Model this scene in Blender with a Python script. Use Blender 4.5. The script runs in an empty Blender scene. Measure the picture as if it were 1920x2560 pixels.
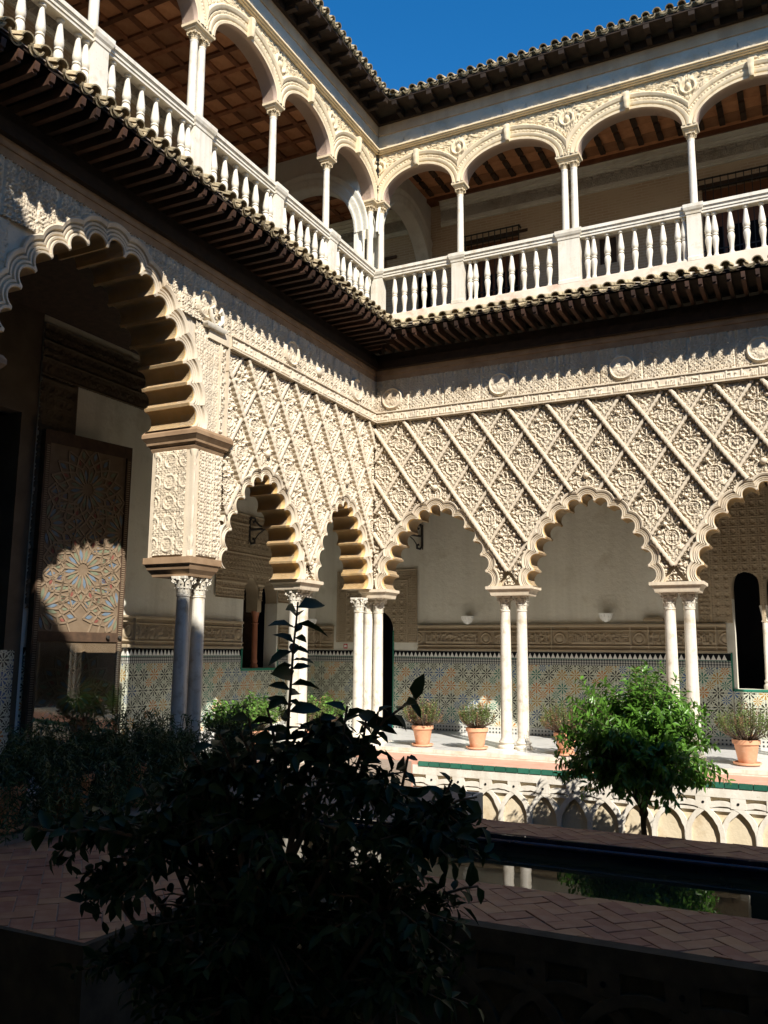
import bpy, bmesh, math, random
import numpy as np
from mathutils import Vector, Matrix
from mathutils.geometry import tessellate_polygon

random.seed(7); rng = np.random.default_rng(7)
scene = bpy.context.scene
C = scene.collection
R = math.radians

# ---------------------------------------------------------------- camera
cam_d = bpy.data.cameras.new('camera'); cam = bpy.data.objects.new('camera', cam_d); C.objects.link(cam)
yaw, pitch, roll = -0.4657, 0.1584, 0.0092
fw = Vector((math.sin(yaw)*math.cos(pitch), math.cos(yaw)*math.cos(pitch), math.sin(pitch)))
rt = Vector((math.cos(yaw), -math.sin(yaw), 0)); up = rt.cross(fw)
cr = rt*math.cos(roll)+up*math.sin(roll); cu = -rt*math.sin(roll)+up*math.cos(roll)
m = Matrix((cr, cu, -fw)).transposed().to_4x4(); m.translation = (7.7806, -15.0375, 1.70)
cam.matrix_world = m
cam_d.sensor_fit = 'VERTICAL'; cam_d.sensor_height = 36; cam_d.sensor_width = 27
cam_d.lens = 2172.5554*36/2560; cam_d.clip_start = 0.05; cam_d.clip_end = 500
scene.camera = cam

# ---------------------------------------------------------------- sky and sun
SUN = Vector((0.833, -0.806, 1.0)).normalized()
w = bpy.data.worlds.new('World'); scene.world = w; w.use_nodes = True
nt = w.node_tree; bg = nt.nodes['Background']
sky = nt.nodes.new('ShaderNodeTexSky'); sky.sky_type = 'NISHITA'; sky.sun_disc = False
sky.sun_elevation = math.asin(SUN.z); sky.sun_rotation = math.atan2(SUN.x, SUN.y)
sky.altitude = 0; sky.air_density = 1.0; sky.dust_density = 0.0; sky.ozone_density = 4.0
hs = nt.nodes.new('ShaderNodeHueSaturation'); hs.inputs['Saturation'].default_value = 1.33; hs.inputs['Hue'].default_value = 0.499
nt.links.new(sky.outputs[0], hs.inputs['Color']); nt.links.new(hs.outputs[0], bg.inputs[0]); bg.inputs[1].default_value = 0.102
sl = bpy.data.lights.new('sun', 'SUN'); sl.energy = 5.0; sl.angle = R(0.53); sl.color = (1.0, 0.94, 0.85)
so = bpy.data.objects.new('sun', sl); C.objects.link(so)
so.rotation_euler = (-SUN).to_track_quat('-Z', 'Y').to_euler(); so.location = SUN*60
vs = scene.view_settings
vs.view_transform = 'Standard'; vs.look = 'None'; vs.gamma = 1.0; vs.use_curve_mapping = False; vs.exposure = 0.83
scene.cycles.max_bounces = 7; scene.cycles.diffuse_bounces = 4; scene.cycles.glossy_bounces = 3
scene.cycles.transmission_bounces = 4; scene.cycles.transparent_max_bounces = 6
scene.cycles.caustics_reflective = False; scene.cycles.caustics_refractive = False

# ---------------------------------------------------------------- mesh helpers
def mesh_np(name, V, F, smooth=False):
    V = np.asarray(V, np.float32); F = np.asarray(F, np.int32)
    me = bpy.data.meshes.new(name)
    me.vertices.add(len(V)); me.vertices.foreach_set('co', V.ravel())
    k = F.shape[1]
    me.loops.add(F.size); me.loops.foreach_set('vertex_index', F.ravel())
    me.polygons.add(len(F)); me.polygons.foreach_set('loop_start', np.arange(0, F.size, k, dtype=np.int32))
    if smooth: me.polygons.foreach_set('use_smooth', np.ones(len(F), bool))
    me.update(calc_edges=True); me.validate()
    return me
def grid(P, mask=None, wrap=False):
    """P (ny,nx,3) -> verts, quads"""
    ny, nx = P.shape[:2]; I = np.arange(ny*nx).reshape(ny, nx)
    if wrap:
        I = np.concatenate([I, I[:, :1]], 1)
    q = np.stack([I[:-1, :-1], I[:-1, 1:], I[1:, 1:], I[1:, :-1]], -1).reshape(-1, 4)
    if mask is not None:
        mk = mask.ravel(); q = q[mk[q].all(1)]
    return P.reshape(-1, 3), q
class MB:
    def __init__(s): s.v = []; s.f = []
    def add(s, V, F):
        b = len(s.v); s.v.extend([tuple(map(float, p)) for p in V]); s.f.extend([tuple(int(i)+b for i in f) for f in F]); return s
    def box(s, x0, x1, y0, y1, z0, z1):
        V = [(x, y, z) for z in (z0, z1) for y in (y0, y1) for x in (x0, x1)]
        return s.add(V, [(0,2,3,1),(4,5,7,6),(0,1,5,4),(2,6,7,3),(0,4,6,2),(1,3,7,5)])
    def obox(s, c, ax, ay, az):
        c = Vector(c); ax = Vector(ax); ay = Vector(ay); az = Vector(az)
        V = [c+ax*i+ay*j+az*k for k in (-1,1) for j in (-1,1) for i in (-1,1)]
        return s.add(V, [(0,2,3,1),(4,5,7,6),(0,1,5,4),(2,6,7,3),(0,4,6,2),(1,3,7,5)])
    def lathe(s, prof, n=16, c=(0,0,0), ph=0):
        P = np.array([[(c[0]+r*math.cos(2*math.pi*i/n+ph), c[1]+r*math.sin(2*math.pi*i/n+ph), c[2]+z) for i in range(n)] for r, z in prof])
        V, F = grid(P, wrap=True); s.add(V, F)
        return s
    def stack(s, levels, c=(0,0)):
        """levels: (hx, hy, z) rectangles joined"""
        V = []; F = []
        for hx, hy, z in levels:
            V += [(c[0]-hx, c[1]-hy, z), (c[0]+hx, c[1]-hy, z), (c[0]+hx, c[1]+hy, z), (c[0]-hx, c[1]+hy, z)]
        for k in range(len(levels)-1):
            for i in range(4):
                j = (i+1) % 4; F.append((4*k+i, 4*k+j, 4*k+4+j, 4*k+4+i))
        n = 4*(len(levels)-1); F.append((3,2,1,0)); F.append((n, n+1, n+2, n+3))
        return s.add(V, F)
    def prism(s, pts, y0, y1):
        """polygon in xz extruded along y"""
        n = len(pts); V = [(x, y0, z) for x, z in pts]+[(x, y1, z) for x, z in pts]
        F = [(i, (i+1) % n, n+(i+1) % n, n+i) for i in range(n)]
        tri = tessellate_polygon([[Vector((x, z, 0)) for x, z in pts]])
        F += [tuple(t) for t in tri]+[(n+t[2], n+t[1], n+t[0]) for t in tri]
        return s.add(V, F)
    def sweep(s, pts, rad, n=6):
        """tube along points; rad scalar or list"""
        pts = [Vector(p) for p in pts]; k = len(pts); rows = []
        ref = Vector((0.3, 0.5, 0.81))
        for i, p in enumerate(pts):
            t = (pts[min(i+1, k-1)]-pts[max(i-1, 0)]).normalized()
            a = t.cross(ref).normalized(); b = t.cross(a)
            r = rad[i] if hasattr(rad, '__len__') else rad
            rows.append([tuple(p+(a*math.cos(2*math.pi*j/n)+b*math.sin(2*math.pi*j/n))*r) for j in range(n)])
        V, F = grid(np.array(rows), wrap=True); s.add(V, F)
        return s
    def mesh(s, name, smooth=False):
        me = bpy.data.meshes.new(name); me.from_pydata(s.v, [], s.f); me.update()
        if smooth: me.polygons.foreach_set('use_smooth', np.ones(len(me.polygons), bool))
        return me
def smooth_by_angle(me, ang=35):
    bm = bmesh.new(); bm.from_mesh(me); bmesh.ops.remove_doubles(bm, verts=bm.verts, dist=1e-5)
    bmesh.ops.recalc_face_normals(bm, faces=bm.faces)
    a = R(ang)
    for e in bm.edges:
        e.smooth = len(e.link_faces) == 2 and e.calc_face_angle(0) < a
    for f in bm.faces: f.smooth = True
    bm.to_mesh(me); bm.free(); return me
def put(name, me, mat, parent=None, loc=None, rot=None, scale=None, label=None, kind=None):
    if not me.materials and mat is not None: me.materials.append(mat)
    o = bpy.data.objects.new(name, me); C.objects.link(o)
    if parent is not None: o.parent = parent
    if loc is not None: o.location = loc
    if rot is not None: o.rotation_euler = rot
    if scale is not None: o.scale = scale
    if label: o['label'] = label
    if kind: o['kind'] = kind
    return o
def thing(name, label, cat, loc=(0,0,0), rz=0.0, group=None, parent=None):
    o = bpy.data.objects.new(name, None); C.objects.link(o); o.empty_display_size = 0.2
    o.location = loc; o.rotation_euler = (0, 0, rz); o['label'] = label; o['category'] = cat; o['kind'] = 'thing'
    if group: o['group'] = group
    return o
def tag(o, label, cat, group=None):
    o['label'] = label; o['category'] = cat
    if group: o['group'] = group
    return o
def pivot(name, parent, loc=(0,0,0), rot=(0,0,0)):
    o = bpy.data.objects.new(name, None); C.objects.link(o); o.parent = parent; o.location = loc; o.rotation_euler = rot; o.empty_display_size = 0.1
    return o

# ---------------------------------------------------------------- materials
class NT:
    def __init__(s, name):
        s.m = bpy.data.materials.new(name); s.m.use_nodes = True; s.t = s.m.node_tree
        s.b = s.t.nodes['Principled BSDF']; s.co = None
    def n(s, t, **k):
        x = s.t.nodes.new(t)
        for a, v in k.items(): setattr(x, a, v)
        return x
    def lk(s, a, b): s.t.links.new(a, b)
    def val(s, sock, v):
        if isinstance(v, (int, float)): sock.default_value = v
        elif isinstance(v, (tuple, list)): sock.default_value = (*v, 1.0)[:4] if len(v) == 3 and len(sock.default_value) == 4 else v
        else: s.lk(v, sock)
    def obj(s):
        if s.co is None: s.co = s.n('ShaderNodeTexCoord')
        return s.co.outputs['Object']
    def M(s, op, a, b=0.0, c=None):
        x = s.n('ShaderNodeMath', operation=op); s.val(x.inputs[0], a); s.val(x.inputs[1], b)
        if c is not None: s.val(x.inputs[2], c)
        return x.outputs[0]
    def sep(s, v):
        x = s.n('ShaderNodeSeparateXYZ'); s.lk(v, x.inputs[0]); return x.outputs
    def noise(s, scale, detail=3, rough=0.55, vec=None, out=0):
        x = s.n('ShaderNodeTexNoise'); x.inputs['Scale'].default_value = scale; x.inputs['Detail'].default_value = detail
        x.inputs['Roughness'].default_value = rough; s.lk(vec or s.obj(), x.inputs['Vector']); return x.outputs[out]
    def vor(s, scale, feature='F1', vec=None, out='Distance'):
        x = s.n('ShaderNodeTexVoronoi', feature=feature); x.inputs['Scale'].default_value = scale; s.lk(vec or s.obj(), x.inputs['Vector']); return x.outputs[out]
    def ramp(s, fac, stops):
        x = s.n('ShaderNodeValToRGB'); s.lk(fac, x.inputs[0]); e = x.color_ramp.elements
        while len(e) < len(stops): e.new(0.5)
        for el, (p, c) in zip(e, stops): el.position = p; el.color = (*c, 1)
        return x.outputs[0]
    def mix(s, fac, a, b, mode='MIX'):
        x = s.n('ShaderNodeMix', data_type='RGBA', blend_type=mode); s.val(x.inputs[0], fac); s.val(x.inputs[6], a); s.val(x.inputs[7], b); return x.outputs[2]
    def bump(s, h, strength=0.3, dist=0.01):
        x = s.n('ShaderNodeBump'); x.inputs['Strength'].default_value = strength; x.inputs['Distance'].default_value = dist
        s.lk(h, x.inputs['Height']); s.lk(x.outputs[0], s.b.inputs['Normal'])
    def rnd(s):
        x = s.n('ShaderNodeObjectInfo'); return x.outputs['Random']
    def done(s, color=None, rough=0.8, spec=0.3, metal=0.0):
        if color is not None: s.val(s.b.inputs['Base Color'], color)
        s.val(s.b.inputs['Roughness'], rough); s.b.inputs['Specular IOR Level'].default_value = spec
        s.b.inputs['Metallic'].default_value = metal
        return s.m
def plain(name, c1, c2, scale=6, rough=0.8, spec=0.3, bscale=None, bstr=0.25, bdist=0.005, rand=0.0, detail=4, metal=0.0, stain=None, streak=None):
    k = NT(name); f = k.noise(scale, detail)
    col = k.ramp(f, [(0.3, c1), (0.7, c2)])
    if stain:
        g = k.noise(stain[0], 5, 0.65); mk = k.ramp(g, [(stain[1], (0,0,0)), (stain[1]+0.16, (1,1,1))])
        col = k.mix(mk, col, stain[2])
    if streak:
        mp = k.n('ShaderNodeMapping'); mp.inputs['Scale'].default_value = (streak[0], streak[0], streak[0]*.07); k.lk(k.obj(), mp.inputs[0])
        st = k.ramp(k.noise(1.0, 5, .6, vec=mp.outputs[0]), [(.48, (0,0,0)), (.72, (streak[2],)*3)]); col = k.mix(st, col, streak[1])
        sp = k.ramp(k.noise(38, 3, .7), [(.60, (0,0,0)), (.72, (streak[2],)*3)]); col = k.mix(sp, col, streak[1])
    if rand:
        r = k.M('MULTIPLY_ADD', k.rnd(), rand, 1-rand/2)
        x = k.n('ShaderNodeHueSaturation'); k.lk(r, x.inputs['Value']); k.lk(col, x.inputs['Color']); col = x.outputs[0]
    if bscale: k.bump(k.noise(bscale, 5, 0.65), bstr, bdist)
    return k.done(col, rough, spec, metal)
M = {}
M['stucco'] = plain('stucco', (.58,.49,.365), (.66,.575,.445), 2.2, .9, .15, 55, .35, .006, stain=(1.3,.56,(.50,.40,.28)), streak=(5,(.36,.31,.245),.6))
M['stucco_deep'] = plain('stucco_ground', (.52,.42,.29), (.58,.48,.35), 3, .92, .1, 60, .3, .005)
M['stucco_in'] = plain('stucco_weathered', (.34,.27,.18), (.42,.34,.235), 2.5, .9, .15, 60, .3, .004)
M['soffit'] = plain('soffit_ochre', (.62,.40,.16), (.70,.48,.22), 3, .85, .2, 40, .2, .004, stain=(4,.58,(.45,.26,.09)))
M['pinkplaster'] = plain('pink_plaster', (.62,.46,.36), (.68,.52,.41), 2.5, .85, .2, 30, .15, .003, stain=(2,.6,(.52,.36,.27)))
M['ocre'] = plain('arch_stone', (.66,.54,.35), (.72,.60,.41), 3, .85, .2, 45, .25, .004, stain=(1.6,.6,(.58,.44,.27)), streak=(6,(.42,.35,.25),.6))
M['marble'] = plain('marble', (.62,.57,.47), (.73,.69,.60), 1.6, .45, .35, 18, .1, .004, stain=(3.5,.54,(.55,.48,.36)), streak=(9,(.44,.40,.32),.6))
M['marble_worn'] = plain('worn_marble', (.60,.56,.47), (.74,.70,.61), 4, .5, .35, 25, .15, .004, stain=(7,.53,(.46,.39,.28)), streak=(12,(.40,.35,.27),.6))
M['marble_floor'] = plain('marble_floor', (.64,.64,.62), (.74,.73,.70), 1.2, .22, .5, stain=(2.2,.55,(.45,.44,.40)))
M['plaster'] = plain('white_plaster', (.68,.65,.55), (.77,.75,.65), .7, .88, .2, 11, .5, .02, stain=(1.7,.55,(.60,.56,.45)), streak=(2.2,(.52,.49,.40),.55))
M['plaster_grey'] = plain('grey_plaster', (.47,.43,.35), (.56,.51,.42), 2, .9, .2, 20, .3, .008, stain=(1.5,.52,(.40,.35,.27)))
M['brownband'] = plain('brown_plaster', (.42,.30,.19), (.50,.37,.24), 2, .9, .2, 25, .3, .006, stain=(.8,.5,(.55,.43,.30)), streak=(3,(.30,.22,.15),.6))
M['strip'] = plain('mortar_strip', (.60,.50,.40), (.72,.64,.53), 3, .9, .2, 22, .4, .008, stain=(2.2,.55,(.55,.36,.26)))
M['wood_dark'] = plain('dark_wood', (.045,.028,.018), (.085,.05,.03), 9, .7, .3, 30, .4, .006, rand=.7)
M['wood_red'] = plain('red_wood', (.19,.075,.035), (.30,.13,.06), 7, .65, .3, 30, .3, .005, rand=.9)
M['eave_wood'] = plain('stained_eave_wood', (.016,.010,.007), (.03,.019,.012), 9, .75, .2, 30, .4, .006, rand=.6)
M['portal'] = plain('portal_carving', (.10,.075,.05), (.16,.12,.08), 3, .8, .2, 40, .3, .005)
M['shade_stone'] = plain('shade_darkened_stone', (.045,.04,.03), (.085,.075,.055), 5, .95, .1, 20, .5, .01)  # garden stone with the near bed's deep shade put into its colour
M['rafter'] = plain('rafter_wood', (.035,.016,.009), (.065,.03,.016), 7, .7, .3, 30, .3, .005, rand=.9)
M['wood_panel'] = plain('coffer_wood', (.42,.19,.085), (.55,.28,.14), 6, .65, .3, 30, .3, .004, rand=.7)
M['wood_plank'] = plain('cornice_wood', (.22,.14,.08), (.34,.23,.14), 4, .75, .2, 26, .3, .006)
M['tile_roof'] = plain('roof_tile', (.30,.24,.15), (.42,.34,.22), 9, .9, .2, 40, .5, .01, rand=.6, stain=(11,.50,(.14,.125,.065)))
M['terracotta'] = plain('terracotta', (.60,.30,.17), (.70,.39,.24), 7, .8, .25, 40, .15, .003, rand=.2, stain=(9,.6,(.74,.52,.38)))
M['iron'] = plain('iron', (.02,.018,.016), (.04,.035,.03), 20, .55, .5)
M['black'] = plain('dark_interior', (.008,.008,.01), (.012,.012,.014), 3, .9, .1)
M['soil'] = plain('soil', (.05,.035,.022), (.09,.065,.04), 8, .95, .1, 20, .8, .03)
M['garden_stone'] = plain('garden_stone', (.55,.47,.33), (.64,.55,.40), 3, .92, .15, 18, .5, .012, stain=(2.3,.54,(.46,.36,.23)))
M['lime'] = plain('lime_render', (.62,.58,.50), (.72,.68,.60), 4, .9, .15, 25, .4, .008, stain=(5,.56,(.58,.52,.42)), streak=(5,(.42,.36,.27),.6))
M['blue_tile'] = plain('blue_glazed_tile', (.006,.008,.022), (.012,.016,.04), 9, .15, .5)
M['green_tile'] = plain('green_glazed_tile', (.02,.10,.065), (.035,.14,.095), 8, .25, .5, rand=.5)
M['alabaster'] = plain('alabaster', (.72,.71,.66), (.80,.79,.74), 10, .4, .4)
M['red'] = plain('red_paint', (.45,.03,.025), (.5,.045,.035), 8, .5, .4)
M['white'] = plain('white_paint', (.75,.75,.73), (.8,.8,.78), 8, .5, .4)
M['bark'] = plain('bark', (.09,.065,.045), (.16,.12,.085), 14, .9, .2, 40, .5, .01)
M['column_red'] = plain('red_marble', (.28,.10,.05), (.36,.14,.07), 9, .4, .4)
M['window_frame'] = plain('varnished_wood', (.15,.055,.022), (.22,.085,.035), 9, .45, .4)
M['green_frame'] = plain('green_frame', (.02,.16,.10), (.03,.2,.13), 9, .4, .4)
def mat_brick():
    k = NT('paving_brick'); f = k.noise(9, 4)
    col = k.ramp(f, [(.3, (.28,.13,.075)), (.7, (.36,.185,.11))])
    r = k.rnd(); x = k.n('ShaderNodeHueSaturation'); k.lk(k.M('MULTIPLY_ADD', r, .45, .78), x.inputs['Value'])
    k.lk(k.M('MULTIPLY_ADD', r, .03, .485), x.inputs['Hue']); k.lk(col, x.inputs['Color'])
    col = k.mix(k.ramp(k.noise(5, 5), [(.5, (0,0,0)), (.75, (.5,.5,.5))]), x.outputs[0], (.37,.25,.18))
    k.bump(k.noise(45, 5), .3, .004)
    return k.done(col, .62, .35)
M['brick'] = mat_brick()
M['mortar'] = plain('mortar', (.24,.19,.15), (.32,.26,.21), 12, .95, .1, 40, .3, .004)
M['brick_pink'] = plain('pink_paving', (.52,.27,.19), (.60,.35,.26), 5, .8, .25, 30, .2, .003)
def mat_wallbrick():
    k = NT('gallery_brick'); s = k.sep(k.obj())
    cmb = k.n('ShaderNodeCombineXYZ'); k.lk(s[0], cmb.inputs[0]); k.lk(s[2], cmb.inputs[1])
    b = k.n('ShaderNodeTexBrick'); k.lk(cmb.outputs[0], b.inputs['Vector']); b.inputs['Scale'].default_value = 1
    b.inputs['Brick Width'].default_value = .28; b.inputs['Row Height'].default_value = .065; b.inputs['Mortar Size'].default_value = .012
    b.inputs['Color1'].default_value = (.45,.33,.215,1); b.inputs['Color2'].default_value = (.52,.39,.26,1); b.inputs['Mortar'].default_value = (.56,.46,.33,1)
    col = k.mix(k.ramp(k.noise(1.1, 5), [(.45,(0,0,0)),(.65,(1,1,1))]), b.outputs[0], (.56,.45,.31))
    k.bump(b.outputs['Fac'], -.4, .006)
    return k.done(col, .9, .15)
M['wallbrick'] = mat_wallbrick()
def mat_dado(name='mosaic_tile', tint=(1,1,1)):
    """star mosaic: eight and twelve petal rosettes on a small square grid, coloured per cell"""
    k = NT(name); s = k.sep(k.obj()); X, Z = s[0], s[2]
    def lattice(p, ox, oz):
        u = k.M('DIVIDE', k.M('ADD', X, ox), p); v = k.M('DIVIDE', k.M('ADD', Z, oz), p)
        fu = k.M('SUBTRACT', k.M('FRACT', u), .5); fv = k.M('SUBTRACT', k.M('FRACT', v), .5)
        r = k.M('SQRT', k.M('ADD', k.M('MULTIPLY', fu, fu), k.M('MULTIPLY', fv, fv)))
        th = k.M('ARCTAN2', fv, fu)
        cc = k.n('ShaderNodeCombineXYZ'); k.lk(k.M('FLOOR', u), cc.inputs[0]); k.lk(k.M('FLOOR', v), cc.inputs[1])
        wn = k.n('ShaderNodeTexWhiteNoise', noise_dimensions='2D'); k.lk(cc.outputs[0], wn.inputs['Vector'])
        return r, th, wn.outputs['Value']
    def petals(r, th, nn, r0, r1, wid):
        a = k.M('COSINE', k.M('MULTIPLY', th, nn))
        ring = k.M('MULTIPLY', k.M('GREATER_THAN', r, r0), k.M('LESS_THAN', r, r1))
        return k.M('MULTIPLY', ring, k.M('GREATER_THAN', a, wid))
    p = .275
    r, th, cn = lattice(p, 0, 0); r2, th2, cn2 = lattice(p, p/2, p/2)
    A = k.M('MAXIMUM', petals(r, th, 8, .10, .38, .0), k.M('LESS_THAN', r, .06))
    B = k.M('MAXIMUM', petals(r2, th2, 8, .07, .28, .0), k.M('LESS_THAN', r2, .04))
    S3 = petals(r, th, 16, .42, .47, .3)
    def pick(c):
        x = k.n('ShaderNodeValToRGB'); k.lk(c, x.inputs[0]); x.color_ramp.interpolation = 'CONSTANT'; e = x.color_ramp.elements
        cols = [(.015,.014,.013), (.04,.075,.16), (.015,.014,.013), (.42,.16,.03), (.015,.014,.013), (.03,.15,.11), (.015,.014,.013), (.36,.20,.04), (.05,.11,.25)]
        while len(e) < len(cols): e.new(.5)
        for i, (el, cc) in enumerate(zip(e, cols)): el.position = i/len(cols); el.color = (*cc, 1)
        return x.outputs[0]
    base = k.ramp(k.noise(3, 3), [(.3, (.47,.49,.39)), (.7, (.57,.58,.46))])
    col = k.mix(S3, base, (.10,.11,.12))
    col = k.mix(B, col, pick(cn2)); col = k.mix(A, col, pick(cn))
    return k.done(col, .3, .45)
M['dado'] = mat_dado()
def mat_braid():
    k = NT('braided_tile_border'); s = k.sep(k.obj())
    a = k.M('MULTIPLY', s[0], 60); b = k.M('MULTIPLY', s[2], 60)
    w1 = k.M('SINE', k.M('ADD', a, b)); w2 = k.M('SINE', k.M('SUBTRACT', a, b))
    f = k.M('GREATER_THAN', k.M('MULTIPLY', w1, w2), 0.05)
    return k.done(k.mix(f, (.06,.065,.07), (.45,.45,.41)), .35, .4)
M['braid'] = mat_braid()
def mat_checker():
    k = NT('chequer_tile_border'); s = k.sep(k.obj())
    fx = k.M('FRACT', k.M('MULTIPLY', s[0], 14)); fz = k.M('FRACT', k.M('MULTIPLY', s[2], 14))
    f = k.M('MULTIPLY', k.M('LESS_THAN', fx, .45), k.M('LESS_THAN', fz, .45))
    return k.done(k.mix(f, (.5,.5,.46), (.03,.035,.04)), .35, .4)
M['checker'] = mat_checker()
def mat_leaf(name, c1, c2, rough=.4, trans=.25, spec=.45):
    k = NT(name)
    f = k.noise(3.0, 2); col = k.ramp(f, [(.3, c1), (.7, c2)])
    g = k.n('ShaderNodeNewGeometry'); x = k.n('ShaderNodeHueSaturation')
    k.lk(k.M('MULTIPLY_ADD', g.outputs['Random Per Island'], .7, .65), x.inputs['Value']); k.lk(col, x.inputs['Color'])
    k.done(x.outputs[0], rough, spec)
    t = k.n('ShaderNodeBsdfTranslucent'); k.lk(x.outputs[0], t.inputs[0]); t2 = k.n('ShaderNodeMixShader'); t2.inputs[0].default_value = trans
    o = k.t.nodes['Material Output']; k.lk(k.b.outputs[0], t2.inputs[1]); k.lk(t.outputs[0], t2.inputs[2]); k.lk(t2.outputs[0], o.inputs[0])
    return k.m
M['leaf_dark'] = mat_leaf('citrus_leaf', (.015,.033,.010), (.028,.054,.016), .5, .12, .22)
M['leaf_orange'] = mat_leaf('orange_tree_leaf', (.065,.16,.02), (.12,.26,.035), .32, .4)
M['leaf_shrub'] = mat_leaf('myrtle_leaf', (.10,.16,.035), (.16,.24,.055), .5, .35)
M['leaf_dry'] = mat_leaf('dry_twig', (.22,.12,.06), (.30,.18,.10), .7, .2)
M['leaf_bright'] = mat_leaf('broad_leaf', (.10,.22,.04), (.17,.32,.06), .4, .4)
M['leaf_fern'] = mat_leaf('fern_leaf', (.03,.055,.015), (.05,.085,.025), .5, .2)
def mat_water():
    k = NT('pool_water'); k.bump(k.noise(3.5, 3), .06, .01)
    k.b.inputs['IOR'].default_value = 1.33
    return k.done((.010,.014,.010), .015, .5)
M['water'] = mat_water()
def mat_glass():
    k = NT('acrylic_sheet'); k.b.inputs['Transmission Weight'].default_value = 1.0; k.b.inputs['IOR'].default_value = 1.3
    k.b.inputs['Thin Film Thickness'].default_value = 0
    g = k.n('ShaderNodeBsdfGlossy'); g.inputs['Roughness'].default_value = .02; t = k.n('ShaderNodeBsdfTransparent'); t.inputs[0].default_value = (.92,.92,.9,1)
    f = k.n('ShaderNodeFresnel'); f.inputs[0].default_value = 1.5; mx = k.n('ShaderNodeMixShader'); k.lk(f.outputs[0], mx.inputs[0]); k.lk(t.outputs[0], mx.inputs[1]); k.lk(g.outputs[0], mx.inputs[2])
    k.lk(mx.outputs[0], k.t.nodes['Material Output'].inputs[0]); return k.m
M['glass'] = mat_glass()
# ---------------------------------------------------------------- carved relief height functions
def dome(U, W, cx, cy, rx, ry, rot=0.0, h=1.0, pw=0.5):
    c, s = math.cos(rot), math.sin(rot); du = U-cx; dw = W-cy
    a = (du*c+dw*s)/rx; b = (-du*s+dw*c)/ry
    return h*np.maximum(0, 1-a*a-b*b)**pw
def ring(U, W, cx, cy, r, wd, h=1.0):
    return h*np.maximum(0, 1-np.abs(np.hypot(U-cx, W-cy)-r)/wd)**.5
def shell(U, W, cx, cy, r, h=1.0, n=15):
    d = np.hypot(U-cx, W-cy); th = np.arctan2(W-cy+.55*r, U-cx); dd = np.hypot(U-cx, W-cy+.55*r)
    fan = (.55+.45*np.cos(n*2*th))*np.clip(1-d/r, 0, 1)**.25
    return np.where(d < r, h*fan*np.clip(dd/(1.5*r), .25, 1), 0)
def motif(U, W, var=0):
    A = np.abs(U); H = np.zeros_like(U); mx = np.maximum
    H = mx(H, shell(U, W, 0, -.05, .085, .85))
    H = mx(H, ring(U, W, 0, -.05, .105, .016, .8))
    for cx, cy, rx, ry, ro, h in [(.105,.125,.036,.036,0,1.0),(.06,.075,.05,.02,.7,.75),(.15,.03,.05,.021,-.9,.75),(.175,-.045,.045,.02,.5,.7),
                                  (.135,-.12,.052,.022,.9,.8),(.08,-.175,.05,.022,.6,.75),(.04,-.24,.045,.02,1.0,.7),(.06,.19,.042,.018,1.1,.7),
                                  (.035,.255,.036,.014,1.3,.65),(.20,.015,.03,.03,0,.95),(.025,.02,.03,.018,.3,.6),(.11,-.205,.02,.02,0,.8),(.022,-.33,.03,.012,1.4,.6)]:
        H = mx(H, dome(A, W, cx, cy, rx, ry, ro, h))
    H = mx(H, ring(A, W, .085, .03, .035, .012, .6)); H = mx(H, ring(A, W, .10, -.16, .04, .012, .6)); H = mx(H, ring(A, W, .05, .15, .03, .010, .6))
    H = mx(H, dome(U, W, 0, .20, .013, .12, 0, .7)); H = mx(H, dome(U, W, 0, .31, .022, .03, 0, .9)); H = mx(H, dome(U, W, 0, -.17, .022, .05, 0, .7))
    H = mx(H, dome(U, W, 0, -.29, .02, .045, 0, .75))
    return H
def arab(U, V, s, seed=0):
    u = np.abs((U/s) % 2-1); v = np.abs((V/s+.13*seed) % 2-1); H = np.zeros_like(U); mx = np.maximum
    for cx, cy, r in [(.28,.3,.2),(.75,.72,.22),(.3,.82,.12),(.8,.2,.14)]: H = mx(H, ring(u, v, cx, cy, r, .075, .8))
    for cx, cy, rx, ry, ro in [(.28,.3,.1,.1,0),(.75,.72,.11,.11,0),(.52,.5,.2,.07,.8),(.12,.6,.15,.06,1.2),(.55,.1,.16,.06,.2),(.92,.45,.15,.06,1.4),(.5,.93,.15,.05,-.2),(0,0,.16,.16,0),(1,1,.13,.13,0)]:
        H = mx(H, dome(u, v, cx, cy, rx, ry, ro, 1))
    return H
def geom(U, V, s):
    """interlaced straight strap pattern"""
    a = np.abs(((U+V)/s) % 2-1); b = np.abs(((U-V)/s) % 2-1); u = np.abs((U/s) % 2-1); v = np.abs((V/s) % 2-1)
    H = np.maximum.reduce([np.clip(1-np.abs(q-.3)/.14, 0, 1)**.4 for q in (a, b, u, v)])
    return np.maximum(H, dome(u, v, 0, 0, .2, .2))
def script(U, V, cell, seed=1):
    """tall letter strokes on a base line; V runs 0..1 over the band height"""
    g = np.random.default_rng(seed); n = 4096; i = np.floor(U/cell).astype(int) % n; f = (U/cell) % 1
    hgt = g.uniform(.35, .92, n)[i]; on = (g.random(n) > .22)[i]; wid = g.uniform(.4, .62, n)[i]; bar = (g.random(n) > .3)[i]; by = g.uniform(.45, .8, n)[i]
    H = (on & (f < wid) & (V > .1) & (V < hgt))*1.0
    H = np.maximum(H, (bar & (V > .10) & (V < .26))*1.0); H = np.maximum(H, ((g.random(n) > .72)[i] & (np.abs(V-by) < .07))*1.0)
    return H
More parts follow.
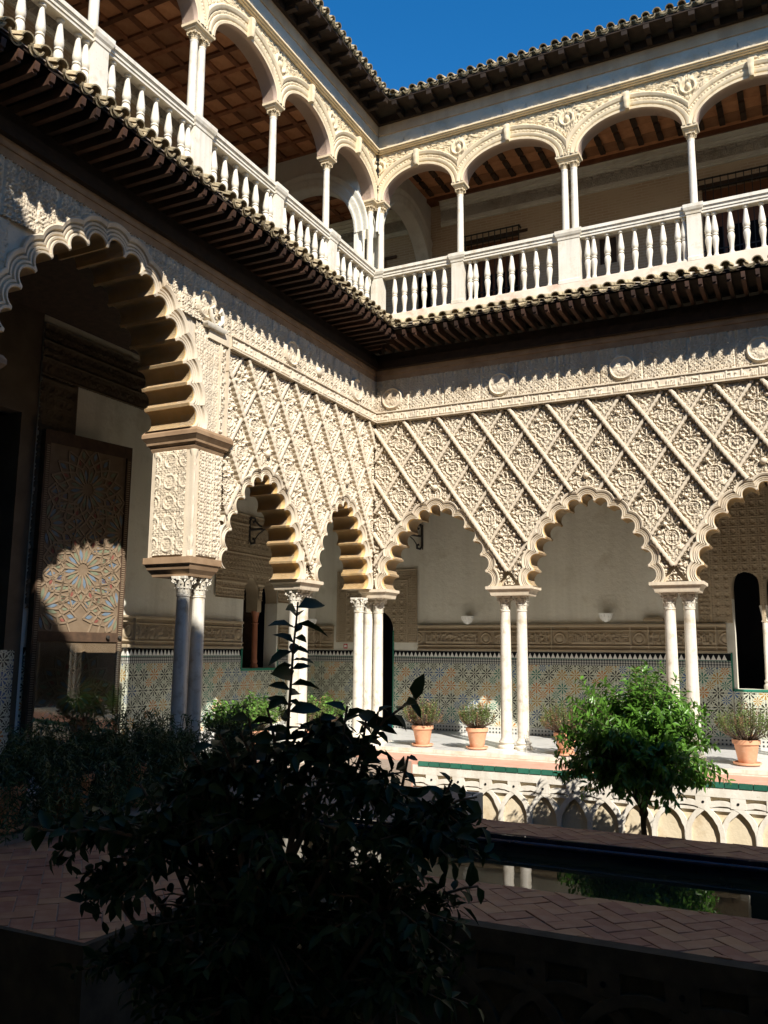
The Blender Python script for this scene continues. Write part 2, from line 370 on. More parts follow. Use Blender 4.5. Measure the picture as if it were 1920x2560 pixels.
def panel(name, x0, x1, z0, z1, res, hfun, y0, amp, mat, parent, mask=None, smooth=True, label=None, rot=None, loc=None):
    nx = max(2, int(round((x1-x0)/res))+1); nz = max(2, int(round((z1-z0)/res))+1)
    X, Z = np.meshgrid(np.linspace(x0, x1, nx), np.linspace(z0, z1, nz)); H = hfun(X, Z)
    mk = mask(X, Z) if mask else None
    V, F = grid(np.stack([X, y0-amp*H, Z], -1), mk)
    return put(name, mesh_np(name, V, F, smooth), mat, parent, loc=loc, rot=rot, label=label)

# ---------------------------------------------------------------- scalloped arches
TIPS = [(.12,4.325),(.31,4.15),(.545,3.945),(.73,3.705),(.845,3.44),(.925,3.14),(.985,2.872)]
BIG = [(.15,6.71),(.45,6.57),(.72,6.38),(.965,6.16),(1.19,5.93),(1.36,5.66),(1.48,5.39),(1.54,5.11),(1.57,4.80)]
class Arch:
    def __init__(s, cx, tips, k=1.0, sag=.66, gap=.018):
        T = [(cx-dx*k, z) for dx, z in reversed(tips)]+[(cx+dx*k, z) for dx, z in tips]
        s.cx = cx; s.T = T; s.z0 = tips[-1][1]; zc = s.z0+.25; s.L = []
        nl = len(T)-1
        for i, (a, b) in enumerate(zip(T[:-1], T[1:])):
            a = np.array(a); b = np.array(b); c = b-a; L = np.hypot(*c); n = np.array([-c[1], c[0]])/L; e = c/L
            Ta, Tb = a.copy(), b.copy(); a = a+e*gap*(i > 0); b = b-e*gap*(i < nl-1); c = b-a; L = np.hypot(*c)
            mid = (a+b)/2
            if n@(mid-np.array([cx, zc])) < 0: n = -n
            sg = sag*L; r = (L*L/4+sg*sg)/(2*sg); ce = mid-n*(r-sg)
            s.L.append(dict(a=a, b=b, n=n, c=ce, r=r, Ta=Ta, Tb=Tb))
        for i, l in enumerate(s.L):
            l['ba'] = (s.L[i-1]['n']+l['n']) if i else np.array([-1., 0.])
            l['bb'] = (s.L[i+1]['n']+l['n']) if i+1 < len(s.L) else np.array([1., 0.])
            for q in ('ba', 'bb'): l[q] = l[q]/np.hypot(*l[q])
        s.poly = np.array(s.contour(0.0, 12))
    def ang(s, l, dr):
        out = []
        q = max(0., 1-dr/.055)
        for T0, T1, b in ((l['Ta'], l['a'], l['ba']), (l['Tb'], l['b'], l['bb'])):
            T = T0+(T1-T0)*q; d = T-l['c']; B = d@b; Cc = d@d-(l['r']+dr)**2; t = -B+math.sqrt(max(B*B-Cc, 0)); p = d+t*b
            out.append(math.atan2(p[1], p[0]))
        mid = math.atan2(l['n'][1], l['n'][0])
        a0 = mid+((out[0]-mid+math.pi) % (2*math.pi)-math.pi); a1 = mid+((out[1]-mid+math.pi) % (2*math.pi)-math.pi)
        return a0, a1
    def arc(s, l, dr, n):
        a0, a1 = s.ang(l, dr); t = np.linspace(a0, a1, n); r = l['r']+dr
        return np.stack([l['c'][0]+r*np.cos(t), l['c'][1]+r*np.sin(t)], -1)
    def contour(s, dr, n):
        P = []
        for l in s.L: P += list(map(tuple, s.arc(l, dr, n)))
        return P
    def surf(s, prof, n=12):
        VV = []; FF = []; b = 0
        arcs = [[s.arc(l, dr, n) for l in s.L] for dr, y in prof]
        for i, l in enumerate(s.L):
            P = np.stack([np.concatenate([np.vstack([arcs[j][i]]+([arcs[j][i+1][:1]] if i+1 < len(s.L) else [])), np.full((n+(i+1 < len(s.L)), 1), y)], 1)[:, [0, 2, 1]] for j, (dr, y) in enumerate(prof)])
            V, F = grid(P); VV.append(V); FF.append(F+b); b += len(V)
        return np.concatenate(VV), np.concatenate(FF)
    def inside(s, x, z, margin):
        """points in the opening or its moulding"""
        x = np.asarray(x, float); z = np.asarray(z, float); ins = np.zeros(x.shape, bool)
        for l in s.L: ins |= np.hypot(x-l['c'][0], z-l['c'][1]) < l['r']+margin
        P = np.vstack([s.poly, [s.T[-1][0], -5], [s.T[0][0], -5]]); odd = np.zeros(x.shape, bool)
        for (x0, z0), (x1, z1) in zip(P, np.roll(P, -1, 0)):
            c = (z0 > z) != (z1 > z)
            if z1 != z0: odd ^= c & (x < (x1-x0)*(z-z0)/(z1-z0)+x0)
        return ins | odd
ARCHIV = [(0.0,.012),(.004,-.004),(.020,-.008),(.024,.018),(.030,.020),(.036,.002),(.050,-.002),(.054,.024),(.060,.026),(.066,.006),(.082,.0),(.086,.028),(.094,.03),(.104,-.012),(.132,-.026),(.142,-.022),(.146,.095)]
BIGARCH = [(0.0,.012),(.006,-.006),(.03,-.012),(.036,.02),(.046,.022),(.054,.0),(.078,-.006),(.084,.026),(.094,.028),(.104,.004),(.128,-.004),(.134,.03),(.146,.032),(.16,-.018),(.20,-.038),(.216,-.032),(.222,.06)]

# ---------------------------------------------------------------- columns
def shaft_mesh(name, r0, r1, z0, z1, n=20):
    b = MB(); h = z1-z0
    b.lathe([(r0*1.14, z0), (r0*1.14, z0+.02), (r0*1.02, z0+.035), (r0, z0+.06), (r0*.995, z0+h*.35), ((r0+r1)/2, z0+h*.7), (r1, z1-.05), (r1*1.0, z1-.035), (r1*1.12, z1-.025), (r1*1.12, z1-.008), (r1*1.02, z1)], n)
    return smooth_by_angle(b.mesh(name), 40)
def base_mesh(name, r, z0, z1, half):
    b = MB(); h = z1-z0
    b.lathe([(r*1.1, z1), (r*1.35, z1-h*.08), (r*1.42, z1-h*.22), (r*1.35, z1-h*.33), (r*1.2, z1-h*.4), (r*1.22, z1-h*.5), (r*1.5, z1-h*.58), (r*1.62, z1-h*.72), (r*1.55, z1-h*.9), (r*1.5, z0)], 20)
    return smooth_by_angle(b.mesh(name), 50)
def capital_mesh(name, r, z0, z1, half):
    b = MB(); h = z1-z0
    b.lathe([(r, z0), (r*1.14, z0+h*.04), (r*1.0, z0+h*.08), (r*1.03, z0+h*.3), (r*1.12, z0+h*.55), (r*1.35, z0+h*.78), (r*1.2, z0+h*.84)], 16)
    for k in range(8):                                              # two rows of curling leaves
        for row in (0, 1):
            a = 2*math.pi*(k+.5*row)/8; ca, sa = math.cos(a), math.sin(a); zb = z0+h*(.08+.24*row); hh = h*.36; pts = []
            for t in np.linspace(0, 1, 6):
                rr = r*(1.05+.06*row)+r*.10*t+r*.34*max(0, t-.55)**1.2*2; zz = zb+hh*min(t, .9)-(h*.07 if t > .95 else 0); wd = r*.30*math.sin(math.pi*(.18+.74*t))
                pts.append([(rr*ca-wd*sa, rr*sa+wd*ca, zz), ((rr+r*.07)*ca, (rr+r*.07)*sa, zz+.004), (rr*ca+wd*sa, rr*sa-wd*ca, zz)])
            V, F = grid(np.array(pts)); b.add(V, F)
    for k in range(4):                                              # corner volutes
        a = math.pi/4+math.pi/2*k; ca, sa = math.cos(a), math.sin(a); q = half*1.24
        b.sweep([(r*1.05*ca, r*1.05*sa, z0+h*.52), (q*.82*ca, q*.82*sa, z0+h*.74), (q*1.02*ca, q*1.02*sa, z0+h*.82), (q*1.06*ca, q*1.06*sa, z0+h*.70), (q*.93*ca, q*.93*sa, z0+h*.64), (q*.88*ca, q*.88*sa, z0+h*.72)], [r*.14, r*.16, r*.17, r*.16, r*.13, r*.08], 6)
        c2, s2 = math.cos(math.pi/2*k), math.sin(math.pi/2*k); b.obox((half*.93*c2, half*.93*s2, z0+h*.88), (.025*c2, .025*s2, 0), (-.02*s2, .02*c2, 0), (0, 0, h*.09))
    pts = []
    for k in range(4):                                              # concave abacus
        a0 = math.pi/4+math.pi/2*k
        for t in (-.12, .12): pts.append((half*1.36*math.cos(a0+t*.5), half*1.36*math.sin(a0+t*.5)))
        pts.append((half*.9*math.cos(a0+math.pi/4), half*.9*math.sin(a0+math.pi/4)))
    n = len(pts); V = [(x, y, z0+h*.86) for x, y in pts]+[(x*1.02, y*1.02, z0+h*.9) for x, y in pts]+[(x*1.04, y*1.04, z1) for x, y in pts]
    F = [(k*n+i, k*n+(i+1) % n, (k+1)*n+(i+1) % n, (k+1)*n+i) for k in (0, 1) for i in range(n)]+[tuple(range(2*n, 3*n)), tuple(range(n-1, -1, -1))]
    b.add(V, F)
    return smooth_by_angle(b.mesh(name), 45)
LOW_SHAFT = shaft_mesh('shaft', .101, .089, .14, 2.455); LOW_BASE = base_mesh('base', .101, 0.004, .145, .16); LOW_CAP = capital_mesh('capital', .089, 2.45, 2.705, .125)
def low_column(parent, x, y):
    p = put('column', LOW_SHAFT, M['marble_worn'], parent, loc=(x, y, 0), rot=(0, 0, random.random()*6))
    put('capital', LOW_CAP, M['marble_worn'], p, rot=(0, 0, -p.rotation_euler.z)); put('base', LOW_BASE, M['marble'], p)
    return p

# ---------------------------------------------------------------- lozenge lattice over the arches
def rib_mesh(dx, dz, t0=0.0, t1=1.0, wd=None, y0=.095, y1=None):
    if y1 is None: y1 = -.026 if dx > 0 else -.062
    if wd is None: wd = .030 if dx > 0 else .038
    """one scalloped rib from (0,0) to (dx,dz)"""
    L = math.hypot(dx, dz); ux, uz = dx/L, dz/L; px, pz = -uz, ux; n = 37; rows = []
    ts = np.linspace(t0, t1, max(5, int(n*(t1-t0))))
    for t in ts:
        s = t*L; sc = abs(math.sin(math.pi*7*t))**.7; o = wd*(.62+.38*sc); yt = y1+.002*(1-sc)
        row = []
        for q, yy in ((-o, y0), (-o, yt+.012), (-o*.55, yt), (o*.55, yt), (o, yt+.012), (o, y0)): row.append((ux*s+px*q, yy, uz*s+pz*q))
        rows.append(row)
    V, F = grid(np.array(rows)); b = MB(); b.add(V, F); return smooth_by_angle(b.mesh('rib'), 40)
def lattice(root, arches, xn, hp, x0, x1, ztop, fl_x=None):
    dz = .52; zr = 5.74; nj = 6
    out = lambda x, z, mg: np.logical_or.reduce([a.inside(x, z, mg) for a in arches])
    shared = {s: rib_mesh(s*hp, dz) for s in (-1, 1)}
    k0 = int(math.floor((x0-xn)/hp))-1; k1 = int(math.ceil((x1-xn)/hp))+1
    for j in range(-1, nj):
        for k in range(k0, k1+1):
            if (k+j) % 2 == 0: continue
            for s in (-1, 1):                                       # from node (k, j) upward to (k+s, j-1)
                ax, az = xn+k*hp, zr-j*dz
                t = np.linspace(0, 1, 37); X = ax+s*hp*t; Z = az+dz*t
                ok = (X > x0) & (X < x1) & (Z < ztop-.005) & (Z > 2.95) & ~out(X, Z, .132)
                if ok.sum() < 6: continue
                if ok.all(): put('rib', shared[s], M['stucco'], root, loc=(ax, 0, az))
                else:
                    i = np.where(ok)[0]; put('rib', rib_mesh(s*hp, dz, t[i[0]], t[i[-1]]), M['stucco'], root, loc=(ax, 0, az))
    res = .0092; hu = hp-.032; hw = dz-.046
    U, W = np.meshgrid(np.arange(-hu, hu+res/2, res), np.arange(-hw, hw+res/2, res))
    kx = hp/.358; base = np.abs(U)/hu+np.abs(W)/hw < 1.0
    variants = []
    for vv in range(7):
        g = np.random.default_rng(vv+3); q = (vv-3)*.03; H = np.maximum(motif(U/kx*.84*(1+q), W*.86*(1-q)+.02*(vv % 3-1)), .72*arab(U/kx+.011*vv, W+.05*vv, .047+.004*(vv % 3)))
        for _ in range(6): H = np.where(np.hypot(U-g.uniform(-.25, .25), (W-g.uniform(-.35, .35))*.7) < g.uniform(.012, .03), H*.25, H)
        gd = .022+.05*np.clip((W+.30)/.42, 0, 1); Y = gd-(.034+gd)*H+.0035*g.standard_normal(U.shape)*(H > .05); variants.append(np.stack([U, Y, W], -1))
    smesh = [mesh_np('carved_panel', *grid(P, base), True) for P in variants]
    for j in range(-1, nj+1):
        for k in range(k0, k1+1):
            if (k+j) % 2: continue
            cx, cz = xn+k*hp, zr-j*dz; X = U+cx; Z = W+cz
            ok = base & (X > x0) & (X < x1) & (Z < ztop-.01) & (Z > 2.9) & ~out(X, Z, .128)
            if ok.sum() < 120: continue
            vv = (k*3+j*5+k*k) % 7
            if ok.sum() == base.sum(): me = smesh[vv]
            else: me = mesh_np('carved_panel', *grid(variants[vv], ok), True)
            put('carved_panel', me, M['stucco'], root, loc=(cx, 0, cz))

def crest(root, a, y=-.01):
    """carved boss above an arch crown"""
    b = MB(); c = (a.cx, y-.0, 4.79); b.lathe([(0, .055), (.03, .047), (.05, .028), (.058, 0), (.05, -.028), (.03, -.047), (0, -.055)], 12)
    V = np.array(b.v); V = V[:, [0, 2, 1]]; d = np.hypot(V[:, 0], V[:, 2]); 
    me = MB().add(V+np.array(c), b.f).mesh('boss'); put('boss', smooth_by_angle(me, 60), M['stucco'], root)

# ---------------------------------------------------------------- lower arcades
def impost(root, x, y, hx, hy, z0=2.705, z1=2.875, mat='stucco'):
    h = z1-z0; b = MB().stack([(hx*.80, hy*.80, z0), (hx*.82, hy*.82, z0+h*.12), (hx*.84, hy*.84, z0+h*.30), (hx*.90, hy*.90, z0+h*.55), (hx*.96, hy*.96, z0+h*.66), (hx, hy, z0+h*.68), (hx, hy, z1)], (x, y))
    return put('impost', b.mesh('impost'), M[mat], root)
def wall_with_arches(name, root, x0, x1, zt, arches, y0, y1, zb=2.875, mat='stucco_deep'):
    P = [(x0, zt), (x1, zt), (x1, zb)]
    for a in sorted(arches, key=lambda q: -q.cx):
        c = a.contour(0.0, 12)[::-1]; c[0] = (c[0][0], zb); c[-1] = (c[-1][0], zb); P += c
    P.append((x0, zb)); return put(name, MB().prism(P, y0, y1).mesh(name), M[mat], root)
def arch_parts(root, a, prof, depth, smat='soffit', mat='stucco', bead=True):
    V, F = a.surf(prof, 12); me = mesh_np('archivolt', V, F); put('archivolt', smooth_by_angle(me, 32), M[mat], root)
    V, F = a.surf([(0.0, .012), (0.0, depth*.35), (0.0, depth*.7), (0.0, depth)], 12); me = mesh_np('soffit', V, F); put('soffit', smooth_by_angle(me, 32), M[smat], root)
def bands(root, x0, x1, seed, skip=None):
    """ledge, lettered band, carved frieze and wooden cornice above the lattice"""
    b = MB().box(x0, x1, -.02, .2, 6.165, 6.195); put('moulding', b.mesh('moulding'), M['stucco'], root)
    panel('inscription_band', x0, x1, 6.197, 6.372, .012, lambda X, Z: script(X, (Z-6.197)/.175, .034, seed)*(((X+.1) % 1.27) > .03), -.062, .02, M['stucco'], root)
    bb = MB().box(x0, x1, -.06, .15, 6.196, 6.374).box(x0, x1, -.088, -.045, 6.373, 6.392).box(x0, x1, -.088, -.045, 6.180, 6.1965); put('band_frame', bb.mesh('band_frame'), M['stucco'], root)
    if skip is None:
        def ff(X, Z):
            H = arab(X, Z-6.4, .155, 1); big = dome(((X+.7) % 2.25)-1.1, Z-6.66, 0, 0, .2, .2, 0, 1.6, .25); rg = ring(((X+.7) % 2.25)-1.1, Z-6.66, 0, 0, .2, .03, 1.9)
            return np.maximum(np.where(np.hypot(((X+.7) % 2.25)-1.1, Z-6.66) < .19, big*.7+.5*arab(X, Z, .07), H), rg)*((X % .75) > .015)
        panel('frieze', x0, x1, 6.385, 7.05, .0125, ff, -.002, .042, M['stucco'], root)
        put('frieze_ground', MB().box(x0, x1, .0, .2, 6.38, 7.06).mesh('frieze_ground'), M['stucco'], root)

YB, XB = 3.0, -3.1
TH = .5
arc_r = thing('lower_arcade', 'long sunlit carved stucco arcade of scalloped arches behind the garden, facing the viewer', 'arcade')
AR = [Arch(1.31, TIPS), Arch(4.21, TIPS), Arch(7.09, TIPS)]
wall_with_arches('arch_wall', arc_r, -.0915, 8.6, 6.20, AR, .092, TH)
for a in AR: arch_parts(arc_r, a, ARCHIV, TH); crest(arc_r, a)
lattice(arc_r, AR, 5.625, .3595, .012, 8.6, 6.165)
bands(arc_r, -.05, 8.6, 5)
put('wood_cornice', MB().box(-.05, 20.7, -.03, .2, 7.05, 7.16).box(-.05, 20.7, -.05, .2, 7.162, 7.262).mesh('wood_cornice'), M['wood_plank'], arc_r)
for x in (2.765, 5.655, 8.54):
    impost(arc_r, x, .235, .435, .30)
    for s in (-.155, .155): low_column(arc_r, x+s, .22)
    put('plinth', MB().stack([(.34,.2,-.075),(.34,.2,-.005),(.33,.19,.004)], (x, .22)).mesh('plinth'), M['marble'], arc_r)
impost(arc_r, .03, .2, .30, .30)
for x, y in ((.02, .2), (-.2, -.2), (-.2, .2)): low_column(arc_r, x, y)
put('plinth', MB().stack([(.36,.36,-.075),(.36,.36,-.005),(.35,.35,.003)], (-.07, .02)).mesh('plinth'), M['marble'], arc_r)
put('end_wall', MB().box(8.6, 8.92, .0, TH, 2.9, 7.05).box(12.5, 20.7, .0, TH, 2.9, 7.05).box(8.921, 12.499, .0, TH, 6.2, 7.05).box(12.5, 20.7, 0, .8, 0, 2.9).mesh('end_wall'), M['stucco'], arc_r)

arc_l = thing('lower_arcade', 'carved stucco arcade with one tall scalloped central arch, running towards the viewer', 'arcade', rz=math.pi/2)
AL = [Arch(-1.135, TIPS, .83), Arch(-3.735, TIPS, .955)]
wall_with_arches('arch_wall', arc_l, -4.87, .0915, 6.20, AL, .092, .55)
for a in AL: arch_parts(arc_l, a, ARCHIV, .55); crest(arc_l, a)
lattice(arc_l, AL, -2.42, .336, -4.855, -.012, 6.165)
bands(arc_l, -4.86, .05, 9, skip=True)
put('wood_cornice', MB().box(-14.5, .05, -.03, .2, 7.05, 7.16).box(-14.5, .05, -.05, .2, 7.162, 7.262).mesh('wood_cornice'), M['wood_plank'], arc_l)
impost(arc_l, -2.36, .255, .37, .315)
for s in (-.135, .135): low_column(arc_l, -2.36+s, .2)
put('plinth', MB().stack([(.32,.2,-.075),(.32,.2,-.005),(.31,.19,.004)], (-2.36, .2)).mesh('plinth'), M['marble'], arc_l)
# tall central arch and its pier
AB = Arch(-7.24, BIG, 1.0, .60, .022)
outb = lambda X, Z, mg=.20: AB.inside(X, Z, mg)
wall_with_arches('arch_wall', arc_l, -9.70, -4.87, 7.06, [AB], .03, .84, 4.80, 'stucco')
arch_parts(arc_l, AB, BIGARCH, .84)
def frieze_l(X, Z):
    H = arab(X, Z-6.4, .155, 2); q = ((X+2.0) % 2.3)-1.15; rg = ring(q, Z-6.66, 0, 0, .2, .03, 1.8)
    return np.maximum(np.where(np.hypot(q, Z-6.66) < .19, .6+.5*arab(X, Z, .07), H), rg)*((X % .75) > .015)
panel('frieze', -9.70, .05, 6.385, 7.05, .0125, frieze_l, -.002, .042, M['stucco'], arc_l, mask=lambda X, Z: ~outb(X, Z))
put('frieze_ground', MB().box(-4.87, .05, .0, .2, 6.38, 7.06).mesh('frieze_ground'), M['stucco'], arc_l)
panel('spandrel_relief', -5.62, -5.06, 4.82, 6.37, .012, lambda X, Z: arab(X, Z, .115), .016, .026, M['stucco'], arc_l, mask=lambda X, Z: ~outb(X, Z))
panel('inscription_strip', -5.03, -4.87, 4.82, 6.19, .012, lambda X, Z: script(Z, (X+5.03)/.16, .034, 3), .012, .024, M['stucco'], arc_l)
put('frame_moulding', MB().box(-5.062, -5.034, -.02, .1, 4.82, 6.2).box(-4.868, -4.848, -.035, .12, 4.80, 6.2).box(-5.35, -4.86, -.03, .1, 6.2, 6.38).mesh('frame_moulding'), M['stucco'], arc_l)
panel('spandrel_relief', -9.70, -8.86, 4.82, 6.37, .014, lambda X, Z: arab(X, Z, .115), .016, .026, M['stucco'], arc_l, mask=lambda X, Z: ~outb(X, Z))
def emblem(x, z):
    """small projecting console with broken carving on the frieze"""
    b = MB().stack([(.20,.05,z-.06),(.24,.075,z-.02),(.24,.075,z)], (x, -.03))
    for s in (-1, 1): b.sweep([(x+s*.05, -.07, z+.01), (x+s*.13, -.08, z+.1), (x+s*.15, -.07, z+.2), (x+s*.09, -.08, z+.27), (x+s*.05, -.07, z+.2)], [.03,.035,.035,.03,.015], 7)
    put('console', smooth_by_angle(b.mesh('console'), 50), M['marble'], arc_l)
emblem(-5.25, 6.40)
for x, y, z in ((-2.25, -.03, 6.60),):
    b = MB().lathe([(0,.09),(.05,.075),(.085,.03),(.085,-.03),(.05,-.075),(0,-.09)], 10); V = np.array(b.v)[:, [0,2,1]]*np.array([1,.6,1])+np.array([x,y,z]); put('boss', smooth_by_angle(MB().add(V, b.f).mesh('boss'), 60), M['stucco'], arc_l)
def pier(xa, xb, side):
    """square carved pier under the tall arch: side -1 has the arch towards -x"""
    xm = (xa+xb)/2; hw = (xb-xa)/2
    cb = MB().stack([(hw-.01,.385,4.50),(hw+.005,.40,4.54),(hw+.01,.41,4.57),(hw+.045,.445,4.60),(hw+.05,.45,4.63),(hw+.085,.485,4.68),(hw+.10,.50,4.70),(hw+.10,.50,4.755),(hw+.07,.47,4.80)], (xm, .39))
    put('pier_cornice', cb.mesh('pier_cornice'), M['wood_plank'], arc_l)
    put('pier_block', MB().box(xa+.012, xb-.012, .012, .76, 2.97, 4.505).mesh('pier_block'), M['stucco'], arc_l)
    panel('carved_face', xa+.12, xb-.03, 3.0, 4.5, .0115, lambda X, Z: np.where(X < xb-.2, arab(X, Z, .075), arab(X, Z, .05)), -.004, .03, M['stucco'], arc_l)
    panel('carved_face', .12, .66, 3.0, 4.5, .0115, lambda X, Z: np.maximum(arab(X, Z, .09), ring((X % .27)-.135, (Z % .3)-.15, 0, 0, .1, .02)), .006 if side > 0 else -.012, .03, M['stucco'], arc_l, rot=(0, 0, math.pi/2), loc=(xa if side < 0 else xb, 0, 0)) if side > 0 else \
    panel('carved_face', -.66, -.12, 3.0, 4.5, .0115, lambda X, Z: np.maximum(arab(X, Z, .09), ring((X % .27)-.135, (Z % .3)-.15, 0, 0, .1, .02)), .0, .03, M['stucco'], arc_l, rot=(0, 0, -math.pi/2), loc=(xa, 0, 0))
    prof = [(.05,2.98),(.05,3.05),(.03,3.08),(.045,3.16),(.052,3.24),(.03,3.3),(.042,3.34),(.03,3.38),(.04,3.5),(.046,3.66),(.03,3.74),(.044,3.8),(.03,3.86),(.036,4.0),(.04,4.15),(.03,4.24),(.045,4.29),(.03,4.33),(.045,4.4),(.062,4.48),(.062,4.5)]
    for x, y in ((xa+.055, .045), (xa+.055, .70), (xb-.05, .70)):
        put('colonnette', smooth_by_angle(MB().lathe(prof, 12, (x, y, 0)).mesh('colonnette'), 40), M['stucco'], arc_l)
    put('impost', MB().stack([(hw-.08,.33,2.705),(hw-.07,.34,2.74),(hw-.02,.38,2.80),(hw+.0,.40,2.86),(hw+.03,.42,2.88),(hw+.03,.42,2.97)], (xm, .39)).mesh('impost'), M['wood_plank'], arc_l)
    for x in (xm-.17, xm+.17):
        low_column(arc_l, x, .21)
    low_column(arc_l, xb+.02 if side < 0 else xa+.3, .58)
    put('plinth', MB().stack([(.36,.40,-.075),(.36,.40,-.005),(.35,.39,.004)], (xm, .38)).mesh('plinth'), M['marble'], arc_l)
pier(-5.54, -4.88, -1); pier(-9.6, -8.94, 1)
put('end_wall', MB().box(-14.45, -9.7, .0, .5, 2.9, 7.05).box(-14.45, -9.9, 0, .5, 0, 2.9).mesh('end_wall'), M['stucco'], arc_l)
# ---------------------------------------------------------------- tiled eaves
def tile_mesh(name, r, L, up, th=.016, cap=False):
    """half-round tile along -y (0 .. -L), tapering; up=True covers, False pans"""
    n = 9; rows = []
    for y, k in ((0, .86), (-L*.5, .93), (-L, 1.0)):
        o = [(r*k*math.cos(a), y, (1 if up else -1)*r*k*math.sin(a)*.92) for a in np.linspace(0, math.pi, n)]
        i = [((r*k-th)*math.cos(a), y, (1 if up else -1)*(r*k-th)*math.sin(a)*.92) for a in np.linspace(math.pi, 0, n)]
        rows.append(o+i)
    V, F = grid(np.array(rows), wrap=True); m2 = 2*n; e = 2*m2
    F = list(map(tuple, F))+[(e+i, e+i+1, e+m2-2-i, e+m2-1-i) for i in range(n-1)]
    if cap:                                                         # mortar filling the mouth of the pan, in two steps
        b_ = MB().add(V, F)
        for k, y in ((.86, -L+.012), (.6, -L+.004)): b_.add([(r*k*math.cos(a), y, -r*k*math.sin(a)*.92) for a in np.linspace(0, math.pi, n)], [tuple(range(n))])
        return smooth_by_angle(b_.mesh(name), 40)
    return smooth_by_angle(MB().add(V, F).mesh(name), 40)
def eave(root, xs, d_end, z_end, slope, pitch, sgn, r=.082):
    """rows of cover and pan tiles; sgn +1: corner at x=0 and run to +x, -1: run to -x"""
    L = 1.06*d_end; ang = math.atan(slope)
    cov = tile_mesh('cover_tile', r, L, True); pan = tile_mesh('pan_tile', r*.98, L, False)
    pan2_cap = 1; cov2 = tile_mesh('cover_tile', r*.97, .42, True); pan2 = tile_mesh('pan_tile', r*.95, .36, False, cap=True)
    for i, x in enumerate(xs):
        for nm, me, me2, dx, dz in (('pan_tile', pan, pan2, 0, .0), ('cover_tile', cov, cov2, pitch/2*sgn, .014)):
            xx = x+dx+random.gauss(0, .006); de = min(d_end, max(abs(xx)-.02, .06)); short = de < d_end-.01
            ln = de/math.cos(ang); j = random.gauss(0, .012)
            zz = z_end+(d_end-de)*slope+dz+r*.92
            o = put(nm, me, M['tile_roof'], root, loc=(xx, -de+(ln*math.cos(ang))+j, zz+ln*math.sin(ang)), rot=(ang, 0, random.gauss(0, .012)), scale=(1, ln/L, 1))
            if not short and nm == 'pan_tile':                                           # the doubled tile at the drip edge
                put(nm, me2, M['tile_roof'], root, loc=(xx, -de+.36+j*1.5, zz+.36*slope-(.028 if nm == 'cover_tile' else .032)), rot=(ang+random.gauss(0, .02), 0, random.gauss(0, .02)))
def frange(a, b, s):
    out = []; x = a
    while (x < b if s > 0 else x > b): out.append(x); x += s
    return out
def lower_eave(root, sgn, xend):
    P = .2325
    eave(root, [sgn*(.12+P*i) for i in range(int(abs(xend)/P))], .89, 7.755, .40, P, sgn)
    rm = MB().box(-.032, .032, -.80, .1, 7.60, 7.72); rm.stack([(.028,.02,7.63),(.032,.03,7.72)], (0, -.81))
    me = rm.mesh('rafter')
    for i in range(int(abs(xend)/.2135)):
        x = sgn*(.16+.2135*i); d = min(.80, abs(x)-.05)
        if d < .1: continue
        put('rafter', me, M['rafter'], root, loc=(x+random.gauss(0, .004), 0, random.gauss(0, .003)), scale=(1, d/.80, 1))
    a, b = (0, xend) if sgn > 0 else (xend, 0)
    k = -1 if sgn > 0 else 1
    def quad(d0, d1, z0, z1, th):
        """sheet from wall to edge, mitred at the corner"""
        c0 = sgn*d0; c1 = sgn*d1
        V = [(c0, -d0, z0), (xend, -d0, z0), (xend, -d1, z1), (c1, -d1, z1)]; V += [(x, y, z+th) for x, y, z in V]
        return V, [(0,1,2,3),(7,6,5,4),(0,4,5,1),(1,5,6,2),(2,6,7,3),(3,7,4,0)]
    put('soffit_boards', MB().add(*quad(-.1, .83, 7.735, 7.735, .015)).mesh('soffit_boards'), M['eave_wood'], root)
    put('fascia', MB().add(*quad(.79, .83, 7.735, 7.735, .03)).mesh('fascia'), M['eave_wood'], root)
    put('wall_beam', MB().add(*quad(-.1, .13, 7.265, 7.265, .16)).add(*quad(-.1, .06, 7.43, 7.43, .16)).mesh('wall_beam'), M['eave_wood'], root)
    put('roof_bed', MB().add(*quad(-.1, .84, 8.12, 7.79, .012)).mesh('roof_bed'), M['mortar'], root)
ev_r = thing('tiled_eave', 'tiled lower eave with reddish rafters above the long sunlit arcade', 'eave'); lower_eave(ev_r, 1, 9.6)
ev_l = thing('tiled_eave', 'tiled lower eave with dark rafters above the arcade of the tall arch', 'eave', rz=math.pi/2); lower_eave(ev_l, -1, -10.6)
